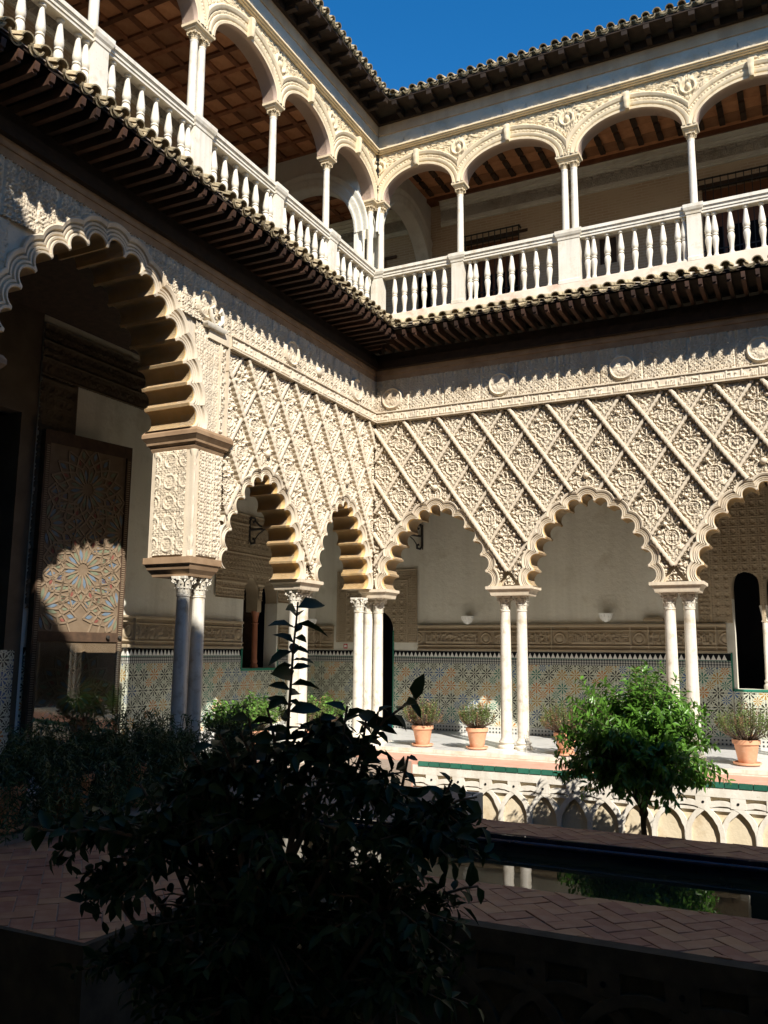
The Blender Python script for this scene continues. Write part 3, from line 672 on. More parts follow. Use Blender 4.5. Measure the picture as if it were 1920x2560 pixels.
def upper_eave(root, sgn, xend):
    P = .2085; d = .57
    eave(root, [sgn*(.1+P*i) for i in range(int(abs(xend)/P))], d, 12.85, .42, P, sgn, .074)
    b = MB(); b.box(-.05, .05, -.46, .1, 12.73, 12.83); b.stack([(.05,.03,12.72),(.055,.035,12.83)], (0, -.48)); b.box(-.045, .045, -.30, .1, 12.655, 12.72)
    me = b.mesh('bracket')
    for i in range(int(abs(xend)/.385)):
        x = sgn*(.62+.385*i); put('bracket', me, M['eave_wood'], root, loc=(x, 0, 0))
    def quad(d0, d1, z0, z1, th):
        V = [(sgn*d0, -d0, z0), (xend, -d0, z0), (xend, -d1, z1), (sgn*d1, -d1, z1)]; V += [(x, y, z+th) for x, y, z in V]
        return V, [(0,1,2,3),(7,6,5,4),(0,4,5,1),(1,5,6,2),(2,6,7,3),(3,7,4,0)]
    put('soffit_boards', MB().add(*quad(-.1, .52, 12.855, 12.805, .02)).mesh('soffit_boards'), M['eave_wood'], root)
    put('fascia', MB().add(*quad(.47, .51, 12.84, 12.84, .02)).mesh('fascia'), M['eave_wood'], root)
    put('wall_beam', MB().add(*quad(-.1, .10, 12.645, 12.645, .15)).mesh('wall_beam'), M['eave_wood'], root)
    put('roof_bed', MB().add(*quad(-3.4, .53, 14.45, 12.925, .02)).mesh('roof_bed'), M['tile_roof'], root)
rf_r = thing('roof', 'tiled top roof edge on dark brackets over the long upper gallery', 'roof'); upper_eave(rf_r, 1, 9.6)
rf_l = thing('roof', 'tiled top roof edge descending from the top left above the upper gallery', 'roof', rz=math.pi/2); upper_eave(rf_l, -1, -10.6)

# ---------------------------------------------------------------- balustrades
BAL = smooth_by_angle(MB().lathe([(r_*1.13, z_) for r_, z_ in [(.058,0),(.058,.025),(.045,.035),(.034,.05),(.030,.09),(.035,.18),(.047,.27),(.053,.33),(.047,.375),(.036,.395),(.048,.405),(.048,.425),(.036,.435),(.05,.46),(.053,.50),(.047,.57),(.034,.68),(.026,.755),(.024,.775),(.040,.785),(.044,.80),(.044,.825)]], 14).mesh('baluster'), 40)
UP_SHAFT = shaft_mesh('shaft', .066, .058, 9.47, 10.76, 16); UP_BASE = base_mesh('base', .066, 9.435, 9.475, .1); UP_CAP = capital_mesh('capital', .058, 10.755, 10.865, .085)
def up_column(root, x, y):
    p = put('column', UP_SHAFT, M['marble'], root, loc=(x, y, 0), rot=(0, 0, random.random()*6))
    put('capital', UP_CAP, M['ocre'], p, rot=(0, 0, -p.rotation_euler.z)); put('base', UP_BASE, M['marble'], p)
def balustrade(root, spans, peds, x0, x1, mat='marble'):
    put('base_strip', MB().box(x0, x1, -.05, .2, 8.05, 8.40).box(x0, x1, -.03, .16, 8.402, 8.43).mesh('base_strip'), M['strip'], root)
    for a, b in spans:
        put('rail', MB().box(a, b, -.02, .13, 9.255, 9.30).box(a, b, -.035, .145, 9.302, 9.345).box(a, b, -.06, .17, 9.365, 9.425).box(a, b, -.045, .155, 9.346, 9.364).mesh('rail'), M[mat], root)
    for c, hw in peds:
        b = MB().stack([(hw,.105,8.405),(hw,.105,8.47),(hw-.006,.098,8.49),(hw-.006,.098,9.25),(hw+.005,.11,9.262),(hw+.01,.115,9.30),(hw+.03,.135,9.33),(hw+.045,.15,9.375),(hw+.045,.15,9.434)], (c, .055))
        put('pedestal', b.mesh('pedestal'), M[mat], root)
def fill_bal(root, a, b, n, half0=False, half1=False):
    st = (b-a)/n; xs = [a+st*(i+.5) for i in range(n)]
    if half0: xs.insert(0, a+.01)
    if half1: xs.append(b-.01)
    for x in xs: put('baluster', BAL, M['marble'], root, loc=(x, .055, 8.43+random.gauss(0,.002)), rot=(random.gauss(0,.008), random.gauss(0,.008), random.random()*6))
br = thing('balustrade', 'white marble balustrade along the long upper gallery, facing the viewer', 'balustrade')
pr_ = [(.02,.13),(1.80,.125),(4.015,.205),(6.215,.125),(8.42,.205)]
balustrade(br, [(.15,1.67),(1.93,3.81),(4.22,6.09),(6.34,8.21),(8.63,9.6)], pr_, -.05, 9.6)
fill_bal(br, .29, 1.60, 6); fill_bal(br, 2.03, 3.74, 7, True); fill_bal(br, 4.33, 6.05, 7, True, True); fill_bal(br, 6.42, 8.17, 7, True); fill_bal(br, 8.7, 9.5, 3)
bl = thing('balustrade', 'white marble balustrade rising to the top left above the dark rafters', 'balustrade', rz=math.pi/2)
balustrade(bl, [(-1.70,-.15),(-3.52,-1.96),(-5.48,-3.78),(-7.62,-5.90),(-9.70,-7.87)], [(-1.83,.125),(-3.65,.125),(-5.69,.205),(-7.745,.125),(-9.9,.2)], -10.6, .05)
fill_bal(bl, -1.66, -.20, 6); fill_bal(bl, -3.50, -1.98, 6, True, True); fill_bal(bl, -5.45, -3.80, 6, True, True); fill_bal(bl, -7.60, -5.93, 6, True, True); fill_bal(bl, -9.62, -7.90, 6, True, True)

# ---------------------------------------------------------------- upper arcades
ZS, RISE, ZT = 10.985, .585, 12.035
PROF = [(0,.0),(.045,-.006),(.05,.02),(.065,.022),(.07,.004),(.10,-.008),(.135,-.016),(.14,.012),(.15,.014),(.155,-.004),(.19,-.012),(.195,.014),(.205,.014),(.21,-.012),(.27,-.038),(.29,-.036),(.295,.055),(9,.055)]
PD = np.array([q[0] for q in PROF]); PY = np.array([q[1] for q in PROF])
def upper_arcade(root, cols, a0, a1, xend0, xend1):
    """cols: list of (centre, half width of impost)"""
    for (c0, h0), (c1, h1) in zip(cols[:-1], cols[1:]):
        l = c0+h0-.02; r = c1-h1+.02; xc = (l+r)/2; a = (r-l)/2; xl = c0; xr = c1
        th = np.linspace(0, math.pi, 161); ct, st = np.cos(th), np.sin(th)
        ix = xc+a*ct; iz = ZS+RISE*st
        big = 1e6; dx = a*ct; dz = RISE*st
        with np.errstate(divide='ignore'):
            tx = np.where(np.abs(dx) > 1e-9, np.where(dx > 0, (xr-xc)/np.where(dx == 0, 1, dx), (xl-xc)/np.where(dx == 0, 1, dx)), big); tz = np.where(dz > 1e-9, (ZT-ZS)/np.where(dz == 0, 1, dz), big)
        to = np.minimum(tx, tz)
        tt = np.unique(np.concatenate([np.linspace(0, 1, 64)**1.2]))
        K = 1+(to-1)[None, :]*tt[:, None]; X = xc+dx[None, :]*K; Z = ZS+dz[None, :]*K
        d = np.hypot(dx, dz)[None, :]*(K-1)
        Y = np.interp(d, PD, PY)
        bead = (np.sin(th*95)[None, :] > 0)*(np.abs(d-.172) < .017)*.012
        Y = Y+bead
        sp = d > .30
        mx = np.minimum(np.abs(X-c0), np.abs(X-c1)); side = np.where(np.abs(X-c0) < np.abs(X-c1), X-c0, X-c1)
        med = np.hypot(side, Z-11.74); rel = np.where(med < .15, np.maximum(ring(side, Z, 0, 11.74, .13, .03, 1.4), dome(side, Z, .01, 11.75, .05, .075, .2, 1.3)), arab(np.abs(side)*1.0, Z, .068))
        Y = np.where(sp, Y-.04*rel*np.clip((d-.30)/.01, 0, 1), Y)
        V, F = grid(np.stack([X, Y, Z], -1)); put('archivolt', mesh_np('archivolt', V, F, True), M['ocre'], root)
        # corner fillers so that the rectangle corners are covered
        pts = [(xl, ZT), (xr, ZT)]
        sy = np.linspace(0, .30, 5); S = np.stack([np.broadcast_to(ix, (5, 161)), np.broadcast_to(sy[:, None], (5, 161)), np.broadcast_to(iz, (5, 161))], -1)
        V, F = grid(S); put('soffit', mesh_np('soffit', V, F, True), M['pinkplaster'], root)
        # back face
        P = [(xl, ZT), (xr, ZT), (xr, ZS)]+list(zip(ix, iz))+[(xl, ZS)]
        put('arch_wall', MB().prism(P, .075, .30).mesh('arch_wall'), M['pinkplaster'], root)
        # keystone
        kb = MB(); zk = ZS+RISE
        rows = []
        for t in np.linspace(0, 1, 9):
            z = zk-.015+.33*t; w2 = .038+.018*t; y = -.05-.045*math.sin(math.pi*t*1.0)-.03*(t > .75)-.02*(t < .15)
            rows.append([(xc-w2, .03, z), (xc-w2, y, z), (xc-w2*.3, y-.018, z), (xc+w2*.3, y-.018, z), (xc+w2, y, z), (xc+w2, .03, z)])
        V, F = grid(np.array(rows)); kb.add(V, F); e = len(rows)-1; kb.f += [tuple(range(6)), tuple(e*6+5-i for i in range(6))]
        put('keystone', smooth_by_angle(kb.mesh('keystone'), 50), M['ocre'], root)
    for c, h in cols:
        if h < .2: up_column(root, c, .15)
        else:
            for s in (-.09, .09): up_column(root, c+s, .15)
        b = MB().stack([(h-.055,.075,10.865),(h-.05,.08,10.89),(h-.03,.10,10.905),(h-.025,.105,10.925),(h,.14,10.945),(h+.004,.145,10.985)], (c, .15)); put('impost', b.mesh('impost'), M['ocre'], root)
    put('moulding', MB().box(a0, a1, -.015, .3, 12.036, 12.06).box(a0, a1, -.05, .3, 12.061, 12.085).box(a0, a1, -.075, .3, 12.086, 12.115).mesh('moulding'), M['ocre'], root)
    panel('frieze', a0, a1, 12.114, 12.43, .014, lambda X, Z: .6*arab(X, Z, .12)+.5*dome((X % .55)-.27, Z-12.27, 0, 0, .2, .1), -.0, .026, M['plaster_grey'], root)
    put('frieze_ground', MB().box(a0, a1, .0, .3, 12.1, 12.44).mesh('frieze_ground'), M['plaster_grey'], root)
    put('cornice', MB().box(a0, a1, -.035, .3, 12.43, 12.65).mesh('cornice'), M['brownband'], root)
ua_r = thing('upper_arcade', 'upper gallery arcade of round arches with slender white columns, facing the viewer', 'arcade')
upper_arcade(ua_r, [(.02,.135),(1.80,.135),(4.015,.225),(6.215,.135),(8.42,.225)], -.05, 20.7, 0, 9)
ua_l = thing('upper_arcade', 'upper gallery arcade seen at an angle, its arches rising to the top left', 'arcade', rz=math.pi/2)
upper_arcade(ua_l, [(-9.9,.225),(-7.745,.135),(-5.69,.225),(-3.65,.135),(-1.83,.135),(-.02,.135)], -14.5, .05, 0, 9)
up_column(ua_l, -.16, .33)
put('end_wall', MB().box(8.6, 20.7, 0, .3, 8.4, 12.1).mesh('end_wall'), M['ocre'], ua_r)
put('end_wall', MB().box(-14.45, -10.1, 0, .3, 8.4, 12.1).mesh('end_wall'), M['ocre'], ua_l)
# ---------------------------------------------------------------- upper galleries behind the arches
fl = put('gallery_floor', MB().box(-6.5, 20.7, .12, 3.2, 7.72, 8.38).box(-3.4, -.12, -14.5, .118, 7.72, 8.38).mesh('gallery_floor'), M['wood_dark']); fl['kind'] = 'structure'
gw_r = thing('gallery_wall', 'brick back wall of the long upper gallery with plaster cornice and barred windows', 'wall')
def back_wall(root, x0, x1, yb, holes, mat='wallbrick', z0=8.38, z1=12.31):
    """brick wall in pieces round rectangular openings"""
    b = MB(); x = x0
    for a, c, za, zb in sorted(holes):
        b.box(x, a, yb, yb+.3, z0, z1)
        if za > z0: b.box(a, c, yb, yb+.3, z0, za)
        b.box(a, c, yb, yb+.3, zb, z1); x = c
    b.box(x, x1, yb, yb+.3, z0, z1); put('wall', b.mesh('wall'), M[mat], root)
def cornice_in(root, x0, x1, yb):
    panel('cornice_frieze', x0, x1, 11.76, 12.02, .014, lambda X, Z: arab(X, Z, .105), yb-.03, .06, M['plaster_grey'], root)
    put('cornice_ground', MB().box(x0, x1, yb-.028, yb-.002, 11.75, 12.03).mesh('cornice_ground'), M['plaster_grey'], root)
    put('cornice', MB().box(x0, x1, yb-.05, yb-.003, 11.64, 11.67).box(x0, x1, yb-.075, yb-.003, 11.671, 11.70).box(x0, x1, yb-.05, yb-.003, 11.701, 11.755).box(x0, x1, yb-.055, yb-.003, 12.02, 12.06).box(x0, x1, yb-.09, yb-.003, 12.061, 12.12).box(x0, x1, yb-.14, yb-.003, 12.121, 12.2).box(x0, x1, yb-.19, yb-.003, 12.201, 12.29).mesh('cornice'), M['plaster'], root)
def window(root, x0, x1, z0, z1, yb, bars=10, pane_rows=3):
    p = put('window', MB().box(x0, x1, yb+.16, yb+.2, z0, z1).mesh('window'), M['window_frame'], root)
    put('lintel', MB().box(x0-.14, x1+.22, yb-.008, yb+.1, z1, z1+.075).mesh('lintel'), M['wood_dark'], root)
    nw = 4
    for i in range(nw):
        xa = x0+.05+(x1-x0-.1)*i/nw; xb = x0+.05+(x1-x0-.1)*(i+1)/nw
        put('pane', MB().box(xa+.03, xb-.03, yb+.15, yb+.158, z0+.1, z0+(z1-z0)*.62).mesh('pane'), M['black'], p)
    g = MB(); ya = yb-.16; zt = z1+.13
    for i in range(bars+1):
        x = x0-.06+(x1-x0+.12)*i/bars; g.box(x-.009, x+.009, ya-.009, ya+.009, z0-.05, zt)
    for z in (z0+.1, z0+.75, z1-.1, zt-.02): g.box(x0-.06, x1+.06, ya-.014, ya+.014, z-.012, z+.012)
    for x in (x0-.06, x1+.06): g.box(x-.012, x+.012, ya, yb+.02, zt-.03, zt)
    put('grille', g.mesh('grille'), M['iron'], p)
W1 = (.86, 2.16, 9.0, 11.08); HT = (3.97, 4.33, 9.95, 10.55); W2 = (6.10, 7.6, 9.0, 11.2)
back_wall(gw_r, -6.4, 9.8, 2.8, [W1, HT, W2]); cornice_in(gw_r, .28, 9.8, 2.8); cornice_in(gw_r, -6.4, -.36, 2.8)
window(gw_r, W1[0], W1[1], W1[2], W1[3], 2.8, 10); window(gw_r, W2[0], W2[1], W2[2], W2[3], 2.8, 11)
put('hatch', MB().box(HT[0], HT[1], 2.86, 2.9, HT[2], HT[3]).mesh('hatch'), M['wood_dark'], gw_r)
put('shutter', MB().box(-2.2, -1.2, 2.77, 2.797, 8.6, 11.1).mesh('shutter'), M['wood_plank'], gw_r); put('lintel', MB().box(-2.3, -.9, 2.76, 2.796, 11.101, 11.17).mesh('lintel'), M['wood_dark'], gw_r)
gw_l = thing('gallery_wall', 'shaded back wall of the upper gallery behind the angled arches', 'wall', rz=math.pi/2)
back_wall(gw_l, -10.6, -.3, 3.0, []); cornice_in(gw_l, -10.6, -.3, 3.0)
def cross_arch(name, label, rz, loc, span0, span1, th=.32, zc=10.28, r=1.27):
    """white plaster arch thrown across the gallery at its corner (local x runs across the gallery)"""
    t = thing(name, label, 'arch', loc=loc, rz=rz); xc = (span0+span1)/2
    an = np.linspace(0, math.pi, 49); c = [(xc+r*math.cos(a), zc+r*math.sin(a)) for a in an]
    P = [(span0, 12.3), (span1, 12.3), (span1, 8.4), (xc+r, 8.4)]+c+[(xc-r, 8.4), (span0, 8.4)]
    put('arch_wall', MB().prism(P, 0, th).mesh('arch_wall'), M['plaster'], t)
    for y, s in ((0, -1), (th, 1)):
        pf = [(0,.004),(.03,.02),(.06,.02),(.065,.008),(.11,.012),(.16,.03),(.2,.03),(.205,.012),(.26,.022),(.30,.045),(.335,.045),(.34,.0)]
        rows = [[(xc+(r+d)*math.cos(a), y+s*yy, zc+(r+d)*math.sin(a)) for a in an] for d, yy in pf]
        V, F = grid(np.array(rows)); put('archivolt', smooth_by_angle(mesh_np('archivolt', V, F), 30), M['plaster'], t)
    return t
cross_arch('cross_arch', 'white plaster arch spanning the upper gallery at the corner, right of the corner columns', math.pi/2, (.0, 0, 0), .30, 2.8)
cross_arch('cross_arch', 'white plaster arch spanning the upper gallery at the corner, left of the corner columns', 0, (0, -.30, 0), -3.0, -.30, .32, 10.22, 1.27)
def coffers(name, label, x0, x1, y0, y1, px, py, z, rz=0.0, pm='wood_panel', rm='wood_red'):
    t = thing(name, label, 'ceiling', rz=rz); nx = int(round((x1-x0)/px)); ny = int(round((y1-y0)/py)); px = (x1-x0)/nx; py = (y1-y0)/ny
    pm_ = MB().stack([(px/2-.09, py/2-.09, 0), (px/2-.045, py/2-.045, -.05)], (0, 0)).mesh('panel')
    for i in range(nx):
        for j in range(ny): put('panel', pm_, M[pm], t, loc=(x0+px*(i+.5), y0+py*(j+.5), z+.06))
    xb = MB().box(-.045, .045, y0, y1, z-.04, z+.07).mesh('rib'); yb_ = MB().box(x0, x1, -.045, .045, z-.036, z+.074).mesh('rib')
    for i in range(nx+1): put('rib', xb, M[rm], t, loc=(x0+px*i, 0, 0))
    for j in range(ny+1): put('rib', yb_, M[rm], t, loc=(0, y0+py*j, 0))
    put('ceiling_board', MB().box(x0, x1, y0, y1, z+.075, z+.1).mesh('ceiling_board'), M[rm], t)
    return t
coffers('coffered_ceiling', 'red wooden coffered ceiling of the upper gallery at the top left', -10.6, -.32, .30, 3.0, .50, .45, 12.33, math.pi/2)
def beamed(name, label, x0, x1, y0, y1, z):
    """boards with short dark sockets between them"""
    t = thing(name, label, 'ceiling')
    n = 7; st = (y1-y0)/n
    for i in range(n): put('board', MB().box(x0, x1, y0+st*i+.006, y0+st*(i+1)-.006, z, z+.03).mesh('board'), M['wood_panel'], t)
    me = MB().box(-.055, .055, -.14, .14, z-.05, z+.002).mesh('socket_block')
    for i in range(int((x1-x0)/.40)):
        for j in (1, 2, 3, 4, 5): put('socket_block', me, M['wood_dark'], t, loc=(x0+.2+.40*i, y0+st*(j+.5), 0))
    put('ceiling_board', MB().box(x0, x1, y0, y1, z+.04, z+.06).mesh('ceiling_board'), M['wood_dark'], t)
    put('wall_plate', MB().box(x0, x1, y1-.25, y1, z-.09, z-.002).mesh('wall_plate'), M['wood_red'], t)
beamed('boarded_ceiling', 'brown boarded ceiling with dark blocks above the long upper gallery', .0, 9.6, .30, 2.8, 12.30)
coffers('coffered_ceiling', 'small dark red ceiling seen beyond the white arches at the corner', -6.2, -.32, .32, 2.8, .50, .45, 12.34)

# ---------------------------------------------------------------- lower galleries
gc = put('gallery_ceiling', MB().box(-6.5, 20.7, .5, 3.2, 7.0, 7.2).box(-3.4, -.55, -14.5, .5, 7.0, 7.2).mesh('gallery_ceiling'), M['wood_dark']); gc['kind'] = 'structure'
def merlons(root, x0, x1, z0, yb, skip=()):
    """row of stepped triangular tiles above the mosaic"""
    a = MB().prism([(-.048, 0), (.048, 0), (.0, .105)], -.012, 0).mesh('merlon_tile'); n = 0; x = x0+.05
    ground = MB()
    while x < x1-.04:
        if not any(s0 < x < s1 for s0, s1 in skip):
            put('merlon_tile', a, M['alabaster'], root, loc=(x, yb-.0125, z0))
        x += .0985
def dado_run(root, x0, x1, yb, zt=1.705, merlon=True):
    put('mosaic_panel', MB().box(x0, x1, yb-.02, yb, .14, 1.44).mesh('mosaic_panel'), M['dado'], root)
    put('skirting', MB().box(x0, x1, yb-.024, yb, .0, .14).mesh('skirting'), M['checker'], root)
    put('braid_border', MB().box(x0, x1, yb-.023, yb, 1.442, 1.565).mesh('braid_border'), M['braid'], root)
    put('merlon_ground', MB().box(x0, x1, yb-.012, yb, 1.567, zt).mesh('merlon_ground'), M['black'], root)
    put('green_fillet', MB().box(x0, x1, yb-.028, yb, 1.563, 1.573).mesh('green_fillet'), M['green_frame'], root)
    if merlon: merlons(root, x0, x1, 1.578, yb)
def stucco_run(root, x0, x1, yb, z0=1.72, z1=2.275, seed=2):
    """framed stucco band of lettered cartouches and round shields"""
    h = z1-z0
    def ff(X, Z):
        v = (Z-z0)/h; u = (X-x0) % 1.62; c = script(X, np.clip((v-.24)/.5, 0, 1), .045, seed)*((v > .26) & (v < .72)); c = np.maximum(c, .7*arab(X, Z, .06)*((v > .26) & (v < .72)))
        du = np.minimum(u, 1.62-u); H = np.where(du > .19, c, np.maximum(ring(du, v*h, 0, .49*h, .105, .02, 1.1), dome(du, v*h, 0, .49*h, .08, .085, 0, .9)))
        H = np.where(np.abs(du-.175) < .012, 1.2, H)
        H = np.where((np.abs(v-.2) < .02) | (np.abs(v-.78) < .02) | (v < .08) | (v > .92), 1.3, H); return H
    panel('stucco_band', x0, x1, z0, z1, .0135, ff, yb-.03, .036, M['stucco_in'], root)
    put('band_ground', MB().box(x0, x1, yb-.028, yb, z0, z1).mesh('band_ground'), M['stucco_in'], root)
bw = thing('arcade_back_wall', 'shaded cream wall with star mosaic dado behind the long arcade', 'wall')
# doorway in the corner (-1.55..-.95) and window bay at the right (6.19..6.80)
D0, D1, DZ = -1.80, -1.02, 2.05
b = MB().box(XB-.3, D0, YB, YB+.3, 0, 7.0).box(D0, D1, YB, YB+.3, 2.62, 7.0).box(D1, 6.20, YB, YB+.3, 0, 7.0).box(6.20, 7.75, YB, YB+.3, 0, 1.045).box(6.20, 7.75, YB, YB+.3, 3.6, 7.0).box(7.75, 20.7, YB, YB+.3, 0, 7.0)
put('wall', b.mesh('wall'), M['plaster'], bw)
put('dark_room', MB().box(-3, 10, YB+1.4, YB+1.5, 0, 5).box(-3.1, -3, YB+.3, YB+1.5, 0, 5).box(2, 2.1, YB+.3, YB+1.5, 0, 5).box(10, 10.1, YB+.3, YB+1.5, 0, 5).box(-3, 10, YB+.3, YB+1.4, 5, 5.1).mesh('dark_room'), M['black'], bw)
def round_head(name, x0, x1, zs, zt, yb, mat, root, horse=1.0, th=.3, n=24):
    """wall piece with a round headed opening under it"""
    xc = (x0+x1)/2; r = (x1-x0)/2; P = [(x0, zt), (x1, zt), (x1, zs)]+[(xc+r*math.cos(a)*horse**0, zs+r*math.sin(a)*horse) for a in np.linspace(0, math.pi, n)][1:-1]+[(x0, zs)]
    put(name, MB().prism(P, yb, yb+th).mesh(name), M[mat], root)
round_head('door_head', D0, D1, 2.16, 2.63, YB+.002, 'stucco_in', bw, 1.15)
def frame_panel(root, x0, x1, z0, z1, yb, hole, s=.09):
    def mk(X, Z):
        ok = np.ones(X.shape, bool)
        for hx0, hx1, zs in hole:
            xc = (hx0+hx1)/2; r = (hx1-hx0)/2+.02; ok &= ~(((np.abs(X-xc) < r) & (Z < zs)) | (np.hypot(X-xc, (Z-zs)/1.15) < r))
        return ok
    def ff(X, Z):
        m = np.minimum.reduce([X-x0, x1-X, z1-Z]); H = np.where(m < .24, arab(X, Z, s), geom(X, Z, s*1.1)); return np.where((np.abs(m-.25) < .015) | (m < .025), 1.2, H)
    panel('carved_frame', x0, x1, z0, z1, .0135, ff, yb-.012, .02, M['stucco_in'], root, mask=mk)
frame_panel(bw, -2.50, -.40, 1.89, 3.555, YB, [(D0, D1, 2.16)])
put('jamb', MB().box(D1, D1+.025, YB-.026, YB+.3, 0, 2.16).box(D0-.025, D0, YB-.026, YB+.3, 0, 2.16).mesh('jamb'), M['green_frame'], bw)
put('door_leaf', MB().box(D1-.06, D1, YB+.31, YB+.9, 0, 2.6).mesh('door_leaf'), M['wood_dark'], bw)
dado_run(bw, D1+.03, 6.17, YB); dado_run(bw, XB, D0-.03, YB); stucco_run(bw, -.38, 6.11, YB, seed=2)
stucco_run(bw, XB, -2.58, YB, seed=12)
# window bay with slender columns at the right
put('mosaic_panel', MB().box(6.19, 9.0, YB-.02, YB, .14, 1.0).mesh('mosaic_panel'), M['dado'], bw); put('skirting', MB().box(6.19, 9.0, YB-.024, YB, 0, .14).mesh('skirting'), M['checker'], bw)
put('green_fillet', MB().box(6.17, 6.2, YB-.03, YB, 1.0, 1.72).box(6.17, 9.0, YB-.03, YB, 1.0, 1.045).mesh('green_fillet'), M['green_frame'], bw)
put('jamb', MB().box(6.202, 6.26, YB-.004, YB+.3, 1.05, 2.75).mesh('jamb'), M['plaster'], bw)
for x0, x1 in ((6.26, 6.74), (6.86, 7.34)): round_head('arch_head', x0, x1, 2.95, 3.6, YB+.004, 'stucco_in', bw, 1.75)
put('arch_pier', MB().box(6.74, 6.86, YB+.004, YB+.3, 2.62, 3.6).box(7.34, 7.75, YB+.004, YB+.3, 1.045, 3.6).box(6.20, 6.26, YB+.003, YB+.3, 2.751, 3.6).mesh('arch_pier'), M['stucco_in'], bw)
put('colonnette', smooth_by_angle(MB().lathe([(.085,1.05),(.085,1.12),(.06,1.16),(.075,1.2),(.055,1.24),(.05,1.8),(.048,2.3),(.07,2.32),(.05,2.34),(.055,2.42),(.085,2.6),(.09,2.62)], 14, (6.80, YB+.12, 0)).mesh('colonnette'), 40), M['marble_worn'], bw)
frame_panel(bw, 5.62, 8.8, 2.29, 5.2, YB, [(6.26, 6.74, 2.95), (6.86, 7.34, 2.95)], .08)
# wall behind the angled arcade
bl_w = thing('arcade_back_wall', 'shaded cream wall with mosaic dado and red column window behind the angled arcade', 'wall', rz=math.pi/2)
yb = -XB; W0, W1_, WS = .06, 1.32, 1.31
b = MB().box(-5.6, W0, yb, yb+.3, 0, 7.0).box(W0, W1_, yb, yb+.3, 0, WS).box(W0, W1_, yb, yb+.3, 3.62, 7.0).box(W1_, YB+.3, yb, yb+.3, 0, 7.0).box(-5.6, -5.1, yb-.012, yb+.02, 2.3, 6.05)
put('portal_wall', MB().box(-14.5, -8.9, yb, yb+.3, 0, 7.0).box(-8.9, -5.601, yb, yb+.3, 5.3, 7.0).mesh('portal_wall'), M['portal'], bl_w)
put('wall', b.mesh('wall'), M['plaster'], bl_w)
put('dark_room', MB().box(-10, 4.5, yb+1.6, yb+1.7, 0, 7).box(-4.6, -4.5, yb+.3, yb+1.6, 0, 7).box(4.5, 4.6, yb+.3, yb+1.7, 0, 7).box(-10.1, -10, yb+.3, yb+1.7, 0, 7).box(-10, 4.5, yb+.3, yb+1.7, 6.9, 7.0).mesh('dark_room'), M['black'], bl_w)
for x0, x1 in ((W0, .58), (.72, W1_)): round_head('arch_head', x0, x1, 2.72, 3.62, yb+.004, 'stucco_in', bl_w, 1.9)
put('arch_pier', MB().box(.58, .72, yb+.004, yb+.3, 2.5, 3.62).mesh('arch_pier'), M['stucco_in'], bl_w)
put('colonnette', smooth_by_angle(MB().lathe([(.085,1.31),(.085,1.37),(.06,1.41),(.075,1.45),(.062,1.5),(.06,2.0),(.055,2.24),(.075,2.26),(.055,2.28),(.06,2.36),(.09,2.5),(.1,2.52)], 14, (.65, yb+.10, 0)).mesh('colonnette'), 40), M['column_red'], bl_w)
put('jamb', MB().box(W1_-.01, W1_+.03, yb-.02, yb+.31, WS, 2.72).mesh('jamb'), M['plaster'], bl_w)
put('window_leaf', MB().box(.92, .96, yb+.31, yb+.75, WS, 2.9).box(W0+.05, W0+.09, yb+.31, yb+.7, WS, 2.9).mesh('window_leaf'), M['wood_dark'], bl_w)
put('green_fillet', MB().box(W0-.04, W1_+.05, yb-.03, yb, WS-.05, WS).box(W0-.04, W0-.01, yb-.03, yb, WS, 1.72).box(W1_+.03, W1_+.06, yb-.03, yb, WS, 1.72).mesh('green_fillet'), M['green_frame'], bl_w)
def frame_l(x0, x1, z0, z1):
    def mk(X, Z): return ~(((X > W0-.0) & (X < .58) & (Z < 2.74+.3)) | ((X > .72) & (X < W1_) & (Z < 3.0)) | ((X > W0) & (X < W1_) & (Z < 2.5)) | (np.hypot((X-.32), (Z-2.72)/1.9) < .27) | (np.hypot(X-1.02, (Z-2.72)/1.9) < .30))
    def ff(X, Z):
        m = np.minimum.reduce([X-x0, x1-X, z1-Z, Z-z0]); H = np.where(m < .2, arab(X, Z, .08), np.where(((Z-z0) % .62) < .34, arab(X, Z, .06), geom(X, Z, .085))); return np.where((np.abs(m-.21) < .014) | (m < .02) | (np.abs(((Z-z0) % .62)-.35) < .015), 1.2, H)
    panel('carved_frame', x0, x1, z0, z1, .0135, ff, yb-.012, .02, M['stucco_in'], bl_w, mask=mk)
frame_l(-.95, 2.0, 2.74, 4.55)
dado_run(bl_w, -5.55, W0-.05, yb); dado_run(bl_w, W1_+.06, YB, yb)
put('mosaic_panel', MB().box(W0-.05, W1_+.06, yb-.02, yb, .14, WS-.05).mesh('mosaic_panel'), M['dado'], bl_w)
stucco_run(bl_w, -5.0, W0-.06, yb, seed=21); stucco_run(bl_w, W1_+.08, YB-.01, yb, seed=22)
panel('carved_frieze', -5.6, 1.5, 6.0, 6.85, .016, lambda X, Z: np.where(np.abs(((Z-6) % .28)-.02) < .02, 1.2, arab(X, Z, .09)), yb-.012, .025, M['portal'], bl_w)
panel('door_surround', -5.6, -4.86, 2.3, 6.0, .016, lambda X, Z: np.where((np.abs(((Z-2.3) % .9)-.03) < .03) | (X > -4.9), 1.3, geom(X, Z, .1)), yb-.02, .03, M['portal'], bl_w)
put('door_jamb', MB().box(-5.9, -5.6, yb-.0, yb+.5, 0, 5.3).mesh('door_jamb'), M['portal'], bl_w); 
put('mosaic_panel', MB().box(-5.99, -5.72, yb-.02, yb-.001, .0, 1.66).mesh('mosaic_panel'), M['dado'], bl_w)

